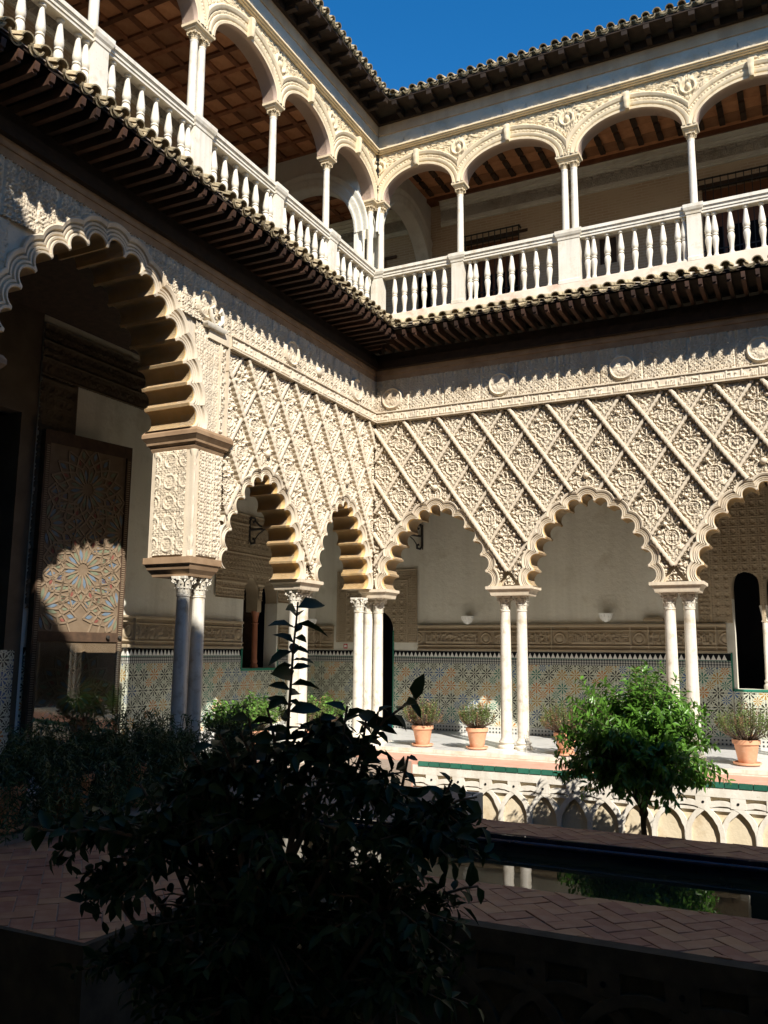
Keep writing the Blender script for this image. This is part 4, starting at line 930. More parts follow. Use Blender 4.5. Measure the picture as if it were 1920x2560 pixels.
# ---------------------------------------------------------------- great inlaid door leaf, standing open against the wall
hx, hy, fx, fy = -2.95, -5.56, -2.67, -3.94
dl = math.hypot(fx-hx, fy-hy); da = math.atan2(fy-hy, fx-hx)
dr = thing('wooden_door', 'great wooden door leaf inlaid with painted star pattern, standing open in the tall arch', 'door', loc=(hx, hy, 0), rz=da)
put('leaf', MB().box(0, dl, .0, .10, .03, 5.10).mesh('leaf'), M['wood_dark'], dr)
put('frame', MB().box(0, dl, -.03, .0, 4.9, 5.10).box(dl-.1, dl, -.03, 0, .03, 4.9).box(0, .1, -.03, 0, .03, 4.9).box(.1, dl-.1, -.032, 0, 1.80, 1.95).box(.1, dl-.1, -.03, 0, .03, .2).mesh('frame'), M['wood_dark'], dr)
M['door_strap'] = plain('door_strapwork', (.20,.145,.095), (.26,.195,.13), 8, .6, .3, 30, .2, .003)
M['door_field'] = plain('door_field', (.155,.11,.07), (.205,.15,.10), 6, .7, .2, 30, .2, .003)
M['door_blue'] = plain('door_blue', (.11,.15,.20), (.16,.21,.26), 9, .7, .2); M['door_green'] = plain('door_green', (.14,.165,.11), (.19,.21,.14), 9, .7, .2); M['door_red'] = plain('door_red', (.19,.06,.045), (.24,.09,.07), 9, .7, .2)
put('field', MB().box(.1, dl-.1, -.008, -.001, .2, 1.8).box(.1, dl-.1, -.008, -.001, 1.95, 4.9).mesh('field'), M['door_field'], dr)
def star(cx, cz, r, zlo, zhi):
    n = 16; sb = MB()
    def strap(x0, z0, x1, z1, wd=.014):
        d = math.hypot(x1-x0, z1-z0); 
        if d < 1e-4: return
        m = Vector(((x0+x1)/2, -.012, (z0+z1)/2)); a = Vector(((x1-x0)/d, 0, (z1-z0)/d))
        if not (.1 < m.x < dl-.1 and zlo < m.z < zhi): return
        sb.obox(m, a*d/2, Vector((0, .012, 0)), Vector((-a.z, 0, a.x))*wd)
    for k in range(n):
        a = 2*math.pi*k/n; b2 = 2*math.pi*(k+.5)/n
        p = lambda q, t: (cx+q*math.cos(t), cz+q*math.sin(t))
        x0, z0 = p(r*.16, a); x1, z1 = p(r*.55, a); strap(x0, z0, x1, z1)
        x2, z2 = p(r*.66, b2); strap(x1, z1, x2, z2); xm, zm = p(r*.55, 2*math.pi*(k+1)/n); strap(x2, z2, xm, zm)
        x3, z3 = p(r*.86, a); strap(x2, z2, x3, z3); x4, z4 = p(r*.66, 2*math.pi*(k-.5)/n); strap(x4, z4, x3, z3); x5, z5 = p(r*1.1, b2); strap(x3, z3, x5, z5); x6, z6 = p(r*1.1, 2*math.pi*(k-.5)/n); strap(x3, z3, x6, z6)
        for (q0, q1, t, wd, mt) in ((.22, .52, b2, .026, ('door_blue', 'door_green')[k % 2]), (.64, .80, a, .022, 'door_red' if k % 2 else 'door_green'), (.80, 1.02, b2, .03, ('door_blue', 'door_green', 'door_blue')[k % 3])):
            u = Vector((math.cos(t), 0, math.sin(t))); v = Vector((-u.z, 0, u.x)); c0 = Vector((cx, -.0, cz))
            m_ = c0+u*(r*(q0+q1)/2)
            if not (.14 < m_.x < dl-.14 and zlo+.04 < m_.z < zhi-.04): continue
            pts = [c0+u*r*q0, c0+u*r*(q0*.65+q1*.35)+v*wd, c0+u*r*(q0*.35+q1*.65)+v*wd, c0+u*r*q1, c0+u*r*(q0*.35+q1*.65)-v*wd, c0+u*r*(q0*.65+q1*.35)-v*wd]
            put('inlay', MB().prism([(p_.x, p_.z) for p_ in pts], -.014, -.006).mesh('inlay'), M[mt], dr)
    put('strapwork', sb.mesh('strapwork'), M['door_strap'], dr)
for cx, cz in ((dl/2, 2.95), (dl/2, 4.25), (dl*.06, 2.3), (dl*.94, 2.3), (dl*.06, 3.6), (dl*.94, 3.6)): star(cx, cz, .62, 1.96, 4.88)
for cx, cz in ((dl/2, 1.0),): star(cx, cz, .62, .22, 1.78)
cb = MB()
for z in np.arange(.25, 4.85, .035): cb.box(dl-.085, dl-.03, -.038, -.03, z, z+.018)
for z in np.arange(.25, 4.85, .035): cb.box(.03, .085, -.038, -.03, z, z+.018)
put('carved_edge', cb.mesh('carved_edge'), M['door_strap'], dr)
for x in (dl-.07, dl-.3): put('knob', smooth_by_angle(MB().add(np.array(MB().lathe([(0,.05),(.03,.042),(.035,.02),(.02,0)], 10).v)[:, [0,2,1]]*np.array([1,-1,1])+np.array([x,-.032,1.875]), MB().lathe([(0,.05),(.03,.042),(.035,.02),(.02,0)], 10).f).mesh('knob'), 50), M['iron'], dr)
gp = tag(put('glass_panel', MB().box(.02, dl-.02, -.006, .006, .02, 1.78).mesh('glass_panel'), M['glass'], loc=(hx+.16, hy, 0), rot=(0, 0, da)), 'clear protective sheet standing in front of the lower inlaid door', 'glass panel')

# ---------------------------------------------------------------- lamps, brackets, sign
def sconce(loc, rz, label):
    t = thing('wall_lamp', label, 'lamp', loc=loc, rz=rz, group='alabaster cup lamps on the arcade walls')
    prof = [(.0,-.175),(.03,-.17),(.05,-.145),(.075,-.12),(.095,-.08),(.125,-.05),(.135,-.02),(.145,.0),(.13,.0),(.11,-.03)]
    b = MB().lathe(prof, 20, (0, -.15, 0)); put('bowl', smooth_by_angle(b.mesh('bowl'), 40), M['alabaster'], t)
    g = MB()
    for k in range(12):
        a = 2*math.pi*k/12; g.sweep([(.13*math.cos(a), -.15+.13*math.sin(a), -.02), (.115*math.cos(a), -.15+.115*math.sin(a), -.07), (.06*math.cos(a), -.15+.06*math.sin(a), -.15)], [.012,.016,.008], 5)
    put('fluting', g.mesh('fluting'), M['alabaster'], t); put('wall_plate', MB().box(-.05, .05, -.03, -.001, -.12, -.02).mesh('wall_plate'), M['alabaster'], t)
sconce((.85, YB, 2.46), 0, 'alabaster cup lamp on the cream wall left of the middle paired columns')
sconce((3.85, YB, 2.49), 0, 'alabaster cup lamp on the cream wall seen through the middle arch')
sconce((XB, 2.55, 2.42), math.pi/2, 'alabaster cup lamp in the corner behind the leafy foreground stem')
tag(put('light_box', MB().stack([(.20,.05,2.33),(.20,.05,2.36),(.17,.04,2.40)], (4.77, YB-.05)).mesh('light_box'), M['stucco_in']), 'slim cream light box on the wall beside the rightmost paired columns', 'light')
def scroll(loc, rz, label):
    t = thing('iron_bracket', label, 'bracket', loc=loc, rz=rz, group='scrolled iron lantern brackets')
    b = MB().sweep([(0, -.02, 0), (0, -.25, .03), (0, -.5, .04), (0, -.62, .05)], .026, 6); b.sweep([(0, -.02, .0), (0, -.02, .2), (0, -.06, .27), (0, -.13, .26), (0, -.14, .19), (0, -.09, .17)], [.03]*6, 6)
    b.sweep([(0, -.02, 0), (0, -.02, -.22), (0, -.07, -.29), (0, -.14, -.27), (0, -.14, -.2), (0, -.09, -.19)], [.03]*6, 6); b.sweep([(0, -.14, .2), (0, -.24, .1), (0, -.4, .05)], .02, 6); b.sweep([(0, -.14, -.2), (0, -.22, -.08), (0, -.34, .02)], .014, 6)
    put('arm', b.mesh('arm'), M['iron'], t); put('wall_plate', MB().box(-.025, .025, -.02, -.001, -.3, .27).mesh('wall_plate'), M['iron'], t)
scroll((-.28, YB, 4.29), -.9, 'black scrolled iron bracket high in the first arch right of the corner')
scroll((XB, .15, 4.23), math.pi/2+.7, 'black scrolled iron bracket above the window with the red column')
sg = thing('fire_sign', 'small red and white safety sign on the white plaster beside the corner column', 'sign', loc=(-2.26, YB-.0, 1.80))
put('plate', MB().box(-.05, .05, -.008, -.001, -.055, .055).mesh('plate'), M['red'], sg)
put('symbol', MB().box(-.032, .032, -.011, -.0085, -.018, .022).box(-.03, -.012, -.011, -.0085, -.03, -.02).box(.012, .03, -.011, -.0085, -.03, -.02).box(-.022, .022, -.011, -.0085, .026, .033).mesh('symbol'), M['white'], sg)
# ---------------------------------------------------------------- ground, paving and pool
def structure(o): o['kind'] = 'structure'; return o
XF = 20.7; YN = -14.48
structure(put('ground', MB().add([(-60,-70,-1.02),(80,-70,-1.02),(80,60,-1.02),(-60,60,-1.02)], [(0,1,2,3)]).mesh('ground'), M['soil']))
structure(put('arcade_floor', MB().box(-3.4, XF, -.60, 3.2, -1.0, -.004).box(-3.4, .06, YN-4, -.602, -1.0, -.004).box(.062, XF, YN-4, YN+.66, -1.0, -.004).mesh('arcade_floor'), M['marble_floor']))
kerb = structure(put('kerb', MB().box(0.07, XF, -.70, -.602, -1.0, -.02).box(.061, .16, YN+.66, -.71, -1.0, -.02).mesh('kerb'), M['marble']))
sl_ = MB().box(-.497, .497, -.055, .055, -.055, 0).mesh('marble_slab')
for i in range(20): put('marble_slab', sl_, M['marble'], kerb, loc=(.62+i*1.0, -.650, .002+random.gauss(0,.0015)))
sl2 = MB().box(-.055, .055, -.497, .497, -.055, 0).mesh('marble_slab')
for i in range(13): put('marble_slab', sl2, M['marble'], kerb, loc=(.112, -1.2-i*1.0, .002+random.gauss(0,.0015)))
terr = structure(put('terrace', MB().box(.17, 1.6, -1.60, -.702, -1.0, -.08).box(1.601, XF, -1.60, -.702, -.138, -.08).box(1.601, XF, -1.42, -.702, -1.0, -.139).mesh('terrace'), M['brick_pink']))
et = MB().box(-.0885, .0885, -.012, .03, -.075, 0).mesh('edge_tile'); x = 1.8
while x < 11: put('edge_tile', et, M['green_tile'], terr, loc=(x, -1.612, -.078)); x += .188
def clip(poly, x0, x1, y0, y1):
    for ax, v, sg in ((0, x0, 1), (0, x1, -1), (1, y0, 1), (1, y1, -1)):
        out = []
        for p, q in zip(poly, poly[1:]+poly[:1]):
            a, b = (p[ax]-v)*sg, (q[ax]-v)*sg
            if a >= 0: out.append(p)
            if a*b < 0: t = a/(a-b); out.append((p[0]+(q[0]-p[0])*t, p[1]+(q[1]-p[1])*t))
        poly = out
        if len(poly) < 3: return []
    return poly
def herringbone(root, x0, x1, y0, y1, z, w=.145, ang=math.pi/4, limit=300, off=(0, 0)):
    """bricks laid in a herringbone, each a brick of its own"""
    c, s = math.cos(ang), math.sin(ang); g = .004; full = MB(); cells = []
    n = int(max(x1-x0, y1-y0)/w)+6; cx, cy = (x0+x1)/2+off[0], (y0+y1)/2+off[1]
    for a in range(-n, n+1):
        for b in range(-n, n+1):
            ox, oy = a+2*b, a-2*b
            for (u0, u1, v0, v1) in ((ox, ox+2, oy, oy+1), (ox-1, ox, oy, oy+2)):
                q = [(u0*w+g, v0*w+g), (u1*w-g, v0*w+g), (u1*w-g, v1*w-g), (u0*w+g, v1*w-g)]
                q = [(cx+c*u-s*v, cy+s*u+c*v) for u, v in q]
                if max(p[0] for p in q) < x0 or min(p[0] for p in q) > x1 or max(p[1] for p in q) < y0 or min(p[1] for p in q) > y1: continue
                q = clip(q, x0, x1, y0, y1)
                if len(q) < 3: continue
                A = abs(sum(p[0]*r_[1]-r_[0]*p[1] for p, r_ in zip(q, q[1:]+q[:1])))/2
                if A > 4e-4: cells.append(q)
    cells.sort(key=lambda q: (q[0][0]-7.78)**2+(q[0][1]+15)**2)
    rest = MB()
    for i, q in enumerate(cells):
        k = len(q); dz = z+random.gauss(0, .0022); mx = sum(p[0] for p in q)/k; my = sum(p[1] for p in q)/k
        tl = [random.gauss(0, .012), random.gauss(0, .012)]; top = lambda p: dz+tl[0]*(p[0]-mx)+tl[1]*(p[1]-my)
        F = [tuple(range(2*k, 3*k))]+[(j, (j+1) % k, k+(j+1) % k, k+j) for j in range(k)]+[(k+j, k+(j+1) % k, 2*k+(j+1) % k, 2*k+j) for j in range(k)]
        if i < limit:
            ins = [(p[0]+(mx-p[0])*.03, p[1]+(my-p[1])*.03) for p in q]
            V = [(p[0]-mx, p[1]-my, z-.02-dz) for p in q]+[(p[0]-mx, p[1]-my, top(p)-.003-dz) for p in q]+[(r_[0]-mx, r_[1]-my, top(r_)-dz) for r_ in ins]
            put('brick', MB().add(V, F).mesh('brick'), M['brick'], root, loc=(mx, my, dz))
        else:
            V = [(p[0], p[1], z-.02) for p in q]+[(p[0], p[1], top(p)-.003) for p in q]+[(p[0]+(mx-p[0])*.03, p[1]+(my-p[1])*.03, top(p)) for p in q]; rest.add(V, F)
    if rest.v: put('bricks', rest.mesh('bricks'), M['brick'], root, kind='stuff')
PX0 = 1.08
def walkway(name, boxes, bricks, z=-.085):
    b = MB()
    for q in boxes: b.box(*q, -1.0, z-.006)
    o = structure(put(name, b.mesh(name), M['mortar'])); 
    for q in bricks: herringbone(o, *q[:4], z, limit=q[4])
    return o
walkway('pool_walk', [(3.62, XF, -9.20, -8.26)], [(3.62, 9.4, -9.195, -8.265, 300)])
walkway('pool_walk', [(3.72, XF, -6.40, -5.78)], [(3.72, 9.0, -6.395, -5.785, 300)])
walkway('paving', [(.17, 3.61, -10.78, -8.26), (.17, PX0, -8.255, -6.405), (.17, 3.71, -6.40, -4.25), (.17, 1.58, -13.5, -10.79), (.17, 1.58, -4.24, -1.61)], [(1.0, 3.61, -10.775, -8.265, 300)])
# white edging strips seen beyond the bush
put('edging', MB().box(3.712, 3.76, -5.77, -4.2, -1.0, -.078).box(1.6, 3.76, -4.199, -4.15, -1.0, -.078).mesh('edging'), M['lime'], kerb)
put('edging', MB().box(3.612, 3.66, -10.83, -9.21, -1.0, -.083).box(1.6, 3.611, -10.83, -10.785, -1.0, -.083).mesh('edging'), M['shade_stone'], kerb)  # near corner strips, their shade painted in by the darkened stone
structure(put('pool_water', MB().add([(PX0, -8.26, -.235), (XF, -8.26, -.235), (XF, -6.40, -.235), (PX0, -6.40, -.235)], [(0,1,2,3)]).mesh('pool_water'), M['water']))
rim = structure(put('pool_rim', MB().box(PX0, XF, -6.435, -6.402, -1.0, -.092).box(PX0+.001, XF, -8.258, -8.235, -1.0, -.092).box(PX0-.04, PX0, -8.25, -6.41, -1.0, -.088).mesh('pool_rim'), M['blue_tile']))
b = MB()
for z, y, r in ((-.155, -6.455, .028),):
    V, F = grid(np.array([[(x, y-r*math.sin(a)*.9, z+r*math.cos(a)) for a in np.linspace(0, math.pi, 9)] for x in (PX0, XF)])); b.add(V, F)
put('rim_moulding', smooth_by_angle(b.mesh('rim_moulding'), 60), M['blue_tile'], rim)

# ---------------------------------------------------------------- sunken garden walls with interlaced arches
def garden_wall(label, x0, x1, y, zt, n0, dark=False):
    t = thing('garden_wall', label, 'wall'); gs = M['shade_stone'] if dark else M['garden_stone']; lm = M['shade_stone'] if dark else M['lime']; zb = -1.0; sp = .4635  # dark: darkened stone copy paints in the shade on the near wall
    put('wall', MB().box(x0, x1, y+.06, y+.19, zb, zt-.14).mesh('wall'), gs, t)
    put('coping', MB().box(x0, x1, y, y+.12, zt-.145, zt).mesh('coping'), lm, t)
    k = 0; x = n0
    while x < x1-.3:
        if x > x0+.05:
            xx = x+.22                                              # upper band of blocks and sunk panels
            put('block', MB().box(xx-.10, xx+.10, y+.002, y+.12, zt-.29, zt-.1455).mesh('block'), lm, t)
            hole = MB().lathe([(.018, 0), (.018, .01), (0, .01)], 10); V = np.array(hole.v)[:, [0,2,1]]*np.array([1,-1,1])+np.array([xx, y+.003, zt-.22]); put('drain_hole', MB().add(V, hole.f).mesh('drain_hole'), M['black'], t)
            ri, ro = .425, .495; c = (x, -.83); yf = y+.004*(k % 3); an = np.linspace(0, math.pi, 26)
            jit = [random.gauss(0, .004) for _ in an]
            inn = [(c[0]+(ri+j)*math.cos(a), c[1]+(ri+j)*math.sin(a)) for a, j in zip(an, jit)]; outr = [(c[0]+ro*math.cos(a), c[1]+ro*math.sin(a)) for a in an]
            P = [(c[0]+ro, zb)]+outr+[(c[0]-ro, zb), (c[0]-ri, zb)]+inn[::-1]+[(c[0]+ri, zb)]
            put('arch_band', MB().prism(P, yf, y+.12).mesh('arch_band'), lm, t)
        x += sp; k += 1
    put('band', MB().box(x0, x1, y+.016, y+.117, zt-.335, zt-.292).mesh('band'), lm, t)
    return t
garden_wall('sunlit sunken garden wall with interlaced white round arches below the green tile edge', 1.601, 11.5, -1.612, -.14, 1.72)
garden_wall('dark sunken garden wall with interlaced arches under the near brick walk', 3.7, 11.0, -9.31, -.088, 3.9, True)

# ---------------------------------------------------------------- wings behind and beside the viewer (they cast the courtyard shade)
def plain_wing(label, rz, loc, length, gap=None, dz=0.0):
    """local x along the facade, y into the wing"""
    t = thing('palace_wing', label, 'building', loc=loc, rz=rz)
    b = MB(); z1 = 12.65+dz
    if gap: b.box(0, gap[0], 0, .5, 0, 4.4).box(gap[1], length, 0, .5, 0, 4.4).box(0, length, 0, .5, 4.401, z1)
    else: b.box(0, length, 0, .5, 0, z1)
    b.box(0, length, 4.0, 4.3, 0, z1); put('wall', b.mesh('wall'), M['stucco'], t)
    put('lower_eave', MB().box(0, length, -.95, 0, 7.70, 7.85).mesh('lower_eave'), M['tile_roof'], t)
    V = [(0,-.64,12.72+dz),(length,-.64,12.72+dz),(length,4.3,14.7+dz),(0,4.3,14.7+dz)]; V += [(x, y, z+.08) for x, y, z in V]
    rb = MB().add(V, [(0,1,2,3),(7,6,5,4),(0,4,5,1),(1,5,6,2),(2,6,7,3),(3,7,4,0)])
    an = np.linspace(0, math.pi, 7)
    for i in range(int(length/.2085)):
        x = .1+.2085*i; rows = [[(x+.085*math.cos(a), y, z+.085*math.sin(a)) for a in an] for y, z in ((-.67, 12.79+dz), (1.2, 13.55+dz))]
        V, F = grid(np.array(rows)); rb.add(V, F)
    put('roof', rb.mesh('roof'), M['tile_roof'], t)
    put('gallery_slab', MB().box(0, length, .51, 4.0, 6.9, 7.2).mesh('gallery_slab'), M['wood_dark'], t)
    return t
plain_wing('shaded palace wing over the gallery the viewer stands in', math.pi, (XF+3, YN, 0), XF+7, (XF+3-8.9, XF+3-5.9), .02)
plain_wing('palace wing closing the far end of the courtyard to the right', -math.pi/2, (XF, 3.3, 0), 18.0)

# ---------------------------------------------------------------- plants
LEAF_F = np.array([[0,1,4,4],[0,4,2,2],[1,3,4,4],[4,3,2,2]])
def leaf_geo(P, D, N, L, W, fold=.25, curl=.18):
    cu = curl*np.random.default_rng(len(P)).uniform(-.4, 2.2, len(P))[:, None]
    """pointed, folded, drooping leaves: 7 verts, 4 quads each"""
    P = np.asarray(P); n = len(P); D = D/np.linalg.norm(D, axis=1)[:, None]; S = np.cross(D, N); S /= np.linalg.norm(S, axis=1)[:, None]+1e-9; N = np.cross(S, D)
    L = L[:, None]; W = W[:, None]
    v0 = P; mid1 = P+D*L*.35; mid2 = P+D*L*.7-N*L*cu*.4; tip = P+D*L-N*L*cu
    a1 = mid1+S*W*.5+N*W*fold; b1 = mid1-S*W*.5+N*W*fold; a2 = mid2+S*W*.38+N*W*fold*.7; b2 = mid2-S*W*.38+N*W*fold*.7
    V = np.stack([v0, a1, mid1, b1, a2, mid2, b2, tip], 1).reshape(-1, 3)
    f = np.array([[0,2,1,1],[0,3,2,2],[1,2,5,4],[2,3,6,5],[4,5,7,7],[5,6,7,7]])
    F = (f[None]+8*np.arange(n)[:, None, None]).reshape(-1, 4)
    return V, F
def leaf_mesh(name, V, F):
    q = F[F[:, 2] != F[:, 3]]; t = F[F[:, 2] == F[:, 3]][:, :3]; t2 = np.concatenate([t, q[:, :3], q[:, [0, 2, 3]]]); return mesh_np(name, V, t2, True)
def unit(g, n):
    v = g.standard_normal((n, 3)); return v/np.linalg.norm(v, axis=1)[:, None]
def twig_leaves(g, pts, step, L, W, spread=.9, droop=.1):
    """leaves set alternately along a branch polyline"""
    P = []; D = []; N = []; LL = []
    pts = [Vector(p) for p in pts]; s = 0; i = 0
    for a, b in zip(pts[:-1], pts[1:]):
        d = b-a; ln = d.length; t = 0
        while t < ln:
            ax = d.normalized(); side = ax.orthogonal().normalized(); side.rotate(Matrix.Rotation(i*2.4+g.uniform(-.4, .4), 3, ax))
            dd = ax*(1-spread*.6+g.uniform(-.2, .3))+side*spread*g.uniform(.6, 1.2)+Vector((0, 0, -droop*g.uniform(.2, 2.2))); P.append(a+ax*t); D.append(dd); N.append(Vector((0, 0, 1))*.8+ax*.5+Vector(g.standard_normal(3))*.4); LL.append(L*g.uniform(.5, 1.2)); i += 1; t += step*g.uniform(.7, 1.3)
    n = len(P)
    if n == 0: return None
    P = np.array(P); D = np.array(D); N = np.array(N); LL = np.array(LL); return P, D, N, LL, LL*W/L
def join(parts):
    parts = [p for p in parts if p is not None]; return [np.concatenate([p[i] for p in parts]) for i in range(5)]

# --- dark citrus bush in front of the viewer
g = np.random.default_rng(11)
bush = thing('citrus_bush', 'large dark leafy bush in the shaded foreground with one tall stem', 'bush', loc=(5.6, -11.75, -1.0))
O = np.array([5.6, -11.75, -1.0])
CL = [(5.51,-11.74,.96,.46),(5.98,-11.65,1.10,.32),(6.22,-11.6,.91,.28),(5.1,-11.8,.78,.36),(4.86,-11.95,.88,.22),(5.54,-11.76,.55,.52),(6.13,-11.71,.65,.34),(5.74,-11.69,1.24,.22),(5.4,-11.84,1.16,.16),(6.30,-11.56,1.0,.16),(4.91,-11.99,.68,.16),(5.58,-11.8,.23,.5),(6.18,-11.75,.38,.3),(5.1,-11.95,.36,.3),(5.85,-11.65,1.33,.14),(5.19,-11.81,1.05,.18),(5.6,-11.6,.7,.5),(5.9,-11.5,.4,.4),(5.3,-11.7,.3,.4)]
wood = MB(); wood.sweep([(5.6,-11.75,-1.0),(5.58,-11.74,-.6),(5.62,-11.76,-.1),(5.6,-11.74,.4)], [.05,.045,.04,.035], 8)
LVS = []
for cx, cy, cz, r in CL:
    c0 = np.array([cx, cy, cz]); root = np.array([5.6, -11.75, max(-.2, cz-.7)])
    wood.sweep([tuple(root), tuple(root*.5+c0*.5+np.array([0, 0, -.06])), tuple(c0)], [.022, .016, .010], 6)
    for k in range(int(10+62*r)):
        u = unit(g, 1)[0]; u[2] = abs(u[2])*.9-.35; e = c0+u*r*g.uniform(.75, 1.08); m_ = c0*.5+e*.5+np.array([0, 0, .03]); s0 = c0+u*r*.12
        wood.sweep([tuple(s0), tuple(m_), tuple(e)], [.006, .005, .003], 4)
        LVS.append(twig_leaves(g, [tuple(s0), tuple(m_), tuple(e), tuple(e+u*.03)], .021, .088, .035, .95, .30))
TW = [[(5.65,-11.74,.96),(5.652,-11.758,1.145),(5.683,-11.773,1.316),(5.696,-11.787,1.436),(5.714,-11.803,1.572),(5.731,-11.819,1.708),(5.748,-11.829,1.811),(5.762,-11.84,1.905)],
      [(5.896,-11.651,1.233),(6.01,-11.609,1.319),(6.062,-11.599,1.405),(6.143,-11.569,1.466),(6.19,-11.55,1.49)],[(5.058,-12.013,.901),(4.937,-12.08,.934),(4.812,-12.139,.916),(4.72,-12.187,.923),(4.68,-12.21,.935)],
      [(6.093,-11.498,.929),(6.222,-11.448,1.015),(6.333,-11.402,1.067),(6.40,-11.37,1.08)],[(5.567,-11.801,1.145),(5.529,-11.844,1.281),(5.503,-11.869,1.348)],[(5.958,-11.62,1.234),(6.02,-11.61,1.354),(6.042,-11.618,1.44)],[(6.093,-11.455,.69),(6.215,-11.388,.657),(6.325,-11.339,.692),(6.38,-11.31,.70)], [(5.507, -11.862, 1.131), (5.482, -11.891, 1.223), (5.441, -11.933, 1.342)] , [(5.569, -11.834, 1.149), (5.572, -11.854, 1.266), (5.558, -11.886, 1.411)] , [(5.771, -11.739, 1.185), (5.809, -11.739, 1.29), (5.831, -11.751, 1.422)] , [(5.863, -11.696, 1.203), (5.909, -11.694, 1.32), (5.938, -11.705, 1.465)] , [(5.937, -11.65, 1.153), (5.98, -11.649, 1.266), (6.006, -11.661, 1.407)] , [(5.412, -11.901, 1.08), (5.38, -11.931, 1.159), (5.332, -11.974, 1.265)] , [(6.082, -11.556, 1.036), (6.128, -11.55, 1.133), (6.158, -11.558, 1.256)] , [(6.201, -11.485, 0.969), (6.268, -11.465, 1.05), (6.32, -11.458, 1.157)] , [(5.191, -11.993, 0.976), (5.166, -12.017, 1.038), (5.124, -12.054, 1.127)] , [(5.651, -11.808, 1.234), (5.65, -11.826, 1.331), (5.632, -11.857, 1.454)] ]
def face_cam(q):
    v = np.array([7.78, -15.04, 1.9])-q[0]; v /= np.linalg.norm(v, axis=1)[:, None]; q = list(q); q[2] = q[2]*.6+g.standard_normal(v.shape)*.35+v*.6*np.sign(g.standard_normal((len(v), 1))+.9); return q
SOLO = []
for i, tw in enumerate(TW):
    wood.sweep(tw, [.009-.0055*j/len(tw) for j in range(len(tw))], 5)
    SOLO.append(face_cam(twig_leaves(g, tw, .024 if i == 0 else .028, .14 if i == 0 else .11, .062, 1.0, .25)))
put('branches', wood.mesh('branches'), M['bark'], bush, loc=tuple(-O))
A_ = join(LVS); camp = np.array([7.78, -15.04, 1.7])
order = np.argsort(np.linalg.norm(A_[0]-camp, axis=1)); nsolo = sum(len(s[0]) for s in SOLO); near = order[:max(0, 296-nsolo)]; far = order[max(0, 296-nsolo):]
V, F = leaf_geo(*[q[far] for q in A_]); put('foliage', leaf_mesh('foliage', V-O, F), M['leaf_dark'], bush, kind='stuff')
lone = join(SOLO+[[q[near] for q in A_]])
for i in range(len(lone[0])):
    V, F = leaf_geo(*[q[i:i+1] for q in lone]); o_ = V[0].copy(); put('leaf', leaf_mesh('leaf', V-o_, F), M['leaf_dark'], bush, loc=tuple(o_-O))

# --- clipped orange tree in the sunlit garden
g = np.random.default_rng(5); T0 = np.array([5.62, -3.4, -1.0])
tree = thing('orange_tree', 'small round orange tree with glossy green crown in the sunken garden', 'tree', loc=tuple(T0))
tw_ = MB(); tw_.sweep([(0,0,0),(.01,.0,.3),(-.01,.01,.55),(.0,0,.72)], [.045,.038,.034,.04], 8)
tw_.sweep([(0,0,.68),(0,0,.72),(0,0,.77)], [.05,.06,.045], 8)
put('trunk', smooth_by_angle(tw_.mesh('trunk'), 60), M['bark'], tree)
wb = MB(); LV = []
for k in range(820):
    u = unit(g, 1)[0]
    if u[2] < -.6: u[2] = -.6+g.uniform(0, .3)
    lump = 1+.16*math.sin(5*u[0]+3*u[1]+1)+.12*math.sin(8*u[2]+4*u[0])+.08*math.sin(11*u[1]+5*u[2]); rr = np.array([.86, .86, .74])*lump; c0 = np.array([0, 0, 1.56]); dep = g.uniform(.5, 1.0)**.7 if k % 3 else 1.0; e = c0+u*rr*dep*g.uniform(.9, 1.06)
    if u[2] > .6 and k % 9 == 0: e[2] += g.uniform(.08, .36)
    if u[2] < -.1: e[2] -= g.uniform(0, .2)
    s0 = c0+u*rr*dep*.45; s0[2] = max(s0[2]-.12, .85); m_ = s0*.5+e*.5+np.array([0, 0, .05])
    if k % 4 == 0: wb.sweep([(0,0,.72), tuple(np.array([0,0,.9])*.5+s0*.5), tuple(s0), tuple(m_), tuple(e)], [.016, .012, .009, .006, .003], 4)
    else: wb.sweep([tuple(s0), tuple(m_), tuple(e)], [.005, .004, .002], 4)
    LV.append(twig_leaves(g, [tuple(s0), tuple(m_), tuple(e), tuple(e+u*.04)], .022, .115, .042, .95, .1 if u[2] > -.1 else .7))
put('branches', wb.mesh('branches'), M['bark'], tree)
V, F = leaf_geo(*join(LV)); put('crown', leaf_mesh('crown', V, F), M['leaf_orange'], tree)

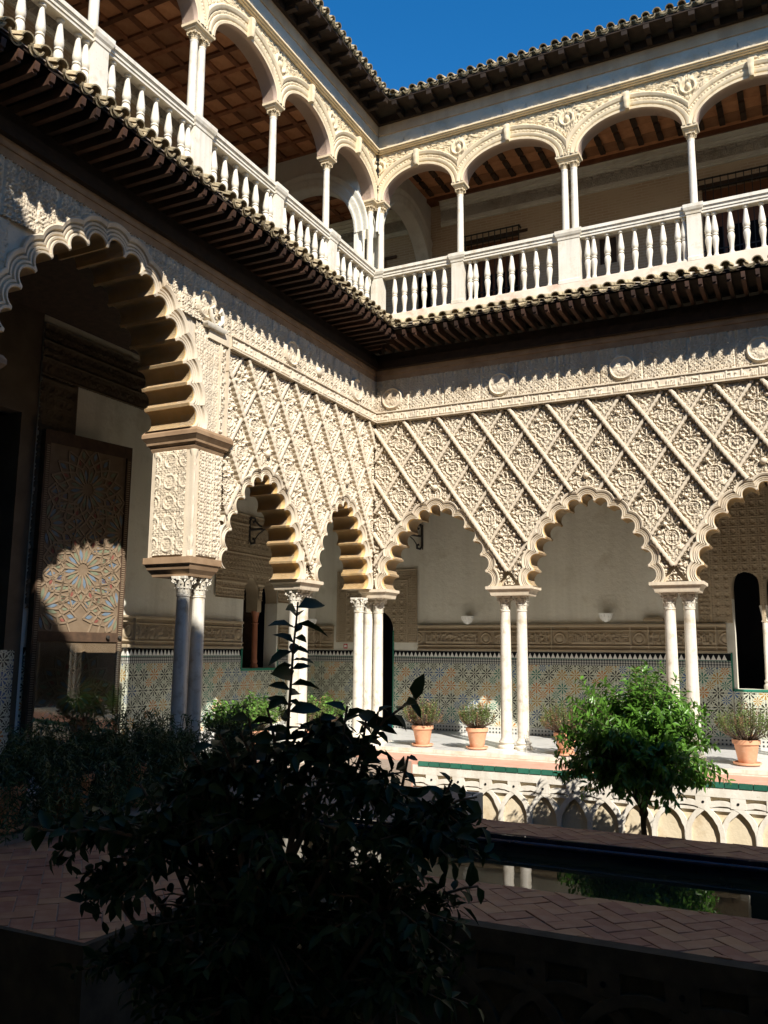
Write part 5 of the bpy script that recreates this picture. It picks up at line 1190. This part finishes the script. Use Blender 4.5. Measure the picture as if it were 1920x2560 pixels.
# --- terracotta pots with shrubs
def pot_parts(t, s):
    prof = [(.0,.04),(.12,.04),(.125,.05),(.175,.30),(.178,.305),(.198,.31),(.20,.37),(.185,.372),(.175,.34),(.0,.335)]
    put('pot', smooth_by_angle(MB().lathe([(r*s, z*s) for r, z in prof], 22).mesh('pot'), 40), M['terracotta'], t)
    put('saucer', smooth_by_angle(MB().lathe([(0,.003),(.16*s,.003),(.195*s,.02*s),(.20*s,.045*s),(.185*s,.045*s),(.165*s,.02*s),(0,.02*s)], 22).mesh('saucer'), 40), M['terracotta'], t)
    put('soil', MB().lathe([(0,.345*s),(.176*s,.342*s)], 16).mesh('soil'), M['soil'], t)
def shrub(loc, label, s=1.0, h=.5, rad=.30, n=70, mat='leaf_shrub', dry=.35, L=.032, seed=1, lean=0.0, grp='terracotta pots with shrubs along the arcade'):
    g = np.random.default_rng(seed); t = thing('potted_shrub', label, 'potted plant', loc=loc, group=grp); pot_parts(t, s)
    wd = MB(); A = []; B = []; n = int(n*1.9); L *= 1.2; rad *= 1.3
    for k in range(n):
        a = g.uniform(0, 2*math.pi); q = math.sqrt(g.random())*rad; hh = h*(1-.35*(q/rad)**2)*g.uniform(.6, 1.12); b0 = np.array([.06*math.cos(a)*s, .06*math.sin(a)*s, .34*s]); e = np.array([q*math.cos(a)+lean*hh, q*math.sin(a), .34*s+hh])
        m_ = b0*.5+e*.5+np.array([q*.25*math.cos(a), q*.25*math.sin(a), -.02]); wd.sweep([tuple(b0), tuple(m_), tuple(e)], [.005, .0035, .002], 4)
        tl = twig_leaves(g, [tuple(m_), tuple(m_*.4+e*.6), tuple(e)], max(.014, L*.42), L, L*.5, .9, -.1)
        (B if g.random() < dry else A).append(tl)
    put('stems', wd.mesh('stems'), M['bark'], t)
    if A: V, F = leaf_geo(*join(A)); put('foliage', leaf_mesh('foliage', V, F), M[mat], t)
    if B: V, F = leaf_geo(*join(B)); put('dry_foliage', leaf_mesh('dry_foliage', V, F), M['leaf_dry'], t)
    return t
shrub((1.15,-.20,0), 'potted shrub with a reddish dry patch, nearest the dark corner doorway', 1.0, .52, .30, 95, dry=.38, seed=1)
shrub((2.175,-.13,0), 'potted shrub standing just left of the paired columns', 1.0, .50, .27, 80, dry=.2, seed=2)
shrub((3.80,-.24,0), 'sparse potted shrub half hidden by the orange tree crown', 1.0, .55, .36, 85, dry=.3, seed=3)
shrub((6.60,-.06,0), 'potted shrub at the right edge below the dark window', 1.05, .56, .38, 90, dry=.25, seed=4)
shrub((-.55,-3.75,0), 'bright green potted plant with broad leaves left of the sunlit paired columns', 1.1, .52, .34, 60, 'leaf_bright', .0, .085, 5)
shrub((-.60,-2.95,0), 'leafy potted plant directly behind the sunlit paired columns', 1.1, .62, .30, 55, 'leaf_bright', .0, .07, 6)
shrub((-.50,-1.75,0), 'feathery light green potted plant between paired columns and corner columns', 1.1, .55, .36, 90, 'leaf_shrub', .1, .04, 7)
shrub((-.45,-1.0,0), 'potted plant with mixed green leaves beside the corner columns', 1.1, .5, .34, 70, 'leaf_bright', .1, .06, 8)
def fern(loc, label, s=1.2, n=60, r=.62, h=.62, seed=1):
    n = int(n*1.7); r *= 1.2; h *= .72
    g = np.random.default_rng(seed); t = thing('potted_fern', label, 'potted plant', loc=loc, group='dark potted ferns below the tall arch'); pot_parts(t, s); A = []; wd = MB()
    for k in range(n):
        a = g.uniform(0, 2*math.pi); q = r*g.uniform(.45, 1.1); hh = h*g.uniform(.3, 1.0) if k % 7 else h*g.uniform(1.0, 1.55); pts = [(.04*math.cos(a), .04*math.sin(a), .36*s), (q*.45*math.cos(a), q*.45*math.sin(a), .36*s+hh*.9), (q*.8*math.cos(a), q*.8*math.sin(a), .36*s+hh*.8), (q*1.1*math.cos(a), q*1.1*math.sin(a), max(.05, .36*s+hh*.25-.45))]
        wd.sweep(pts, [.004,.004,.003,.002], 4); A.append(twig_leaves(g, pts[1:], .018, .075, .018, 1.0, .1)); A.append(twig_leaves(g, pts[:2], .03, .06, .016, 1.0, .1))
    put('stems', wd.mesh('stems'), M['leaf_fern'], t); V, F = leaf_geo(*join(A)); put('fronds', leaf_mesh('fronds', V, F), M['leaf_fern'], t)
fern((.42,-8.75,-.08), 'dark drooping potted fern cut by the left edge of the picture', seed=1); fern((.42,-7.85,-.08), 'dark potted fern in front of the inlaid door, second from the left edge', seed=2)
fern((.40,-7.0,-.08), 'dark potted fern in front of the sunlit part of the inlaid door', 1.2, 70, .6, .66, 3); fern((.42,-6.2,-.08), 'dark potted fern just left of the carved pier columns', 1.0, 60, .42, .62, 4)
fern((.45,-4.9,-.08), 'dark potted fern just right of the carved pier columns', 1.0, 60, .42, .7, 5)
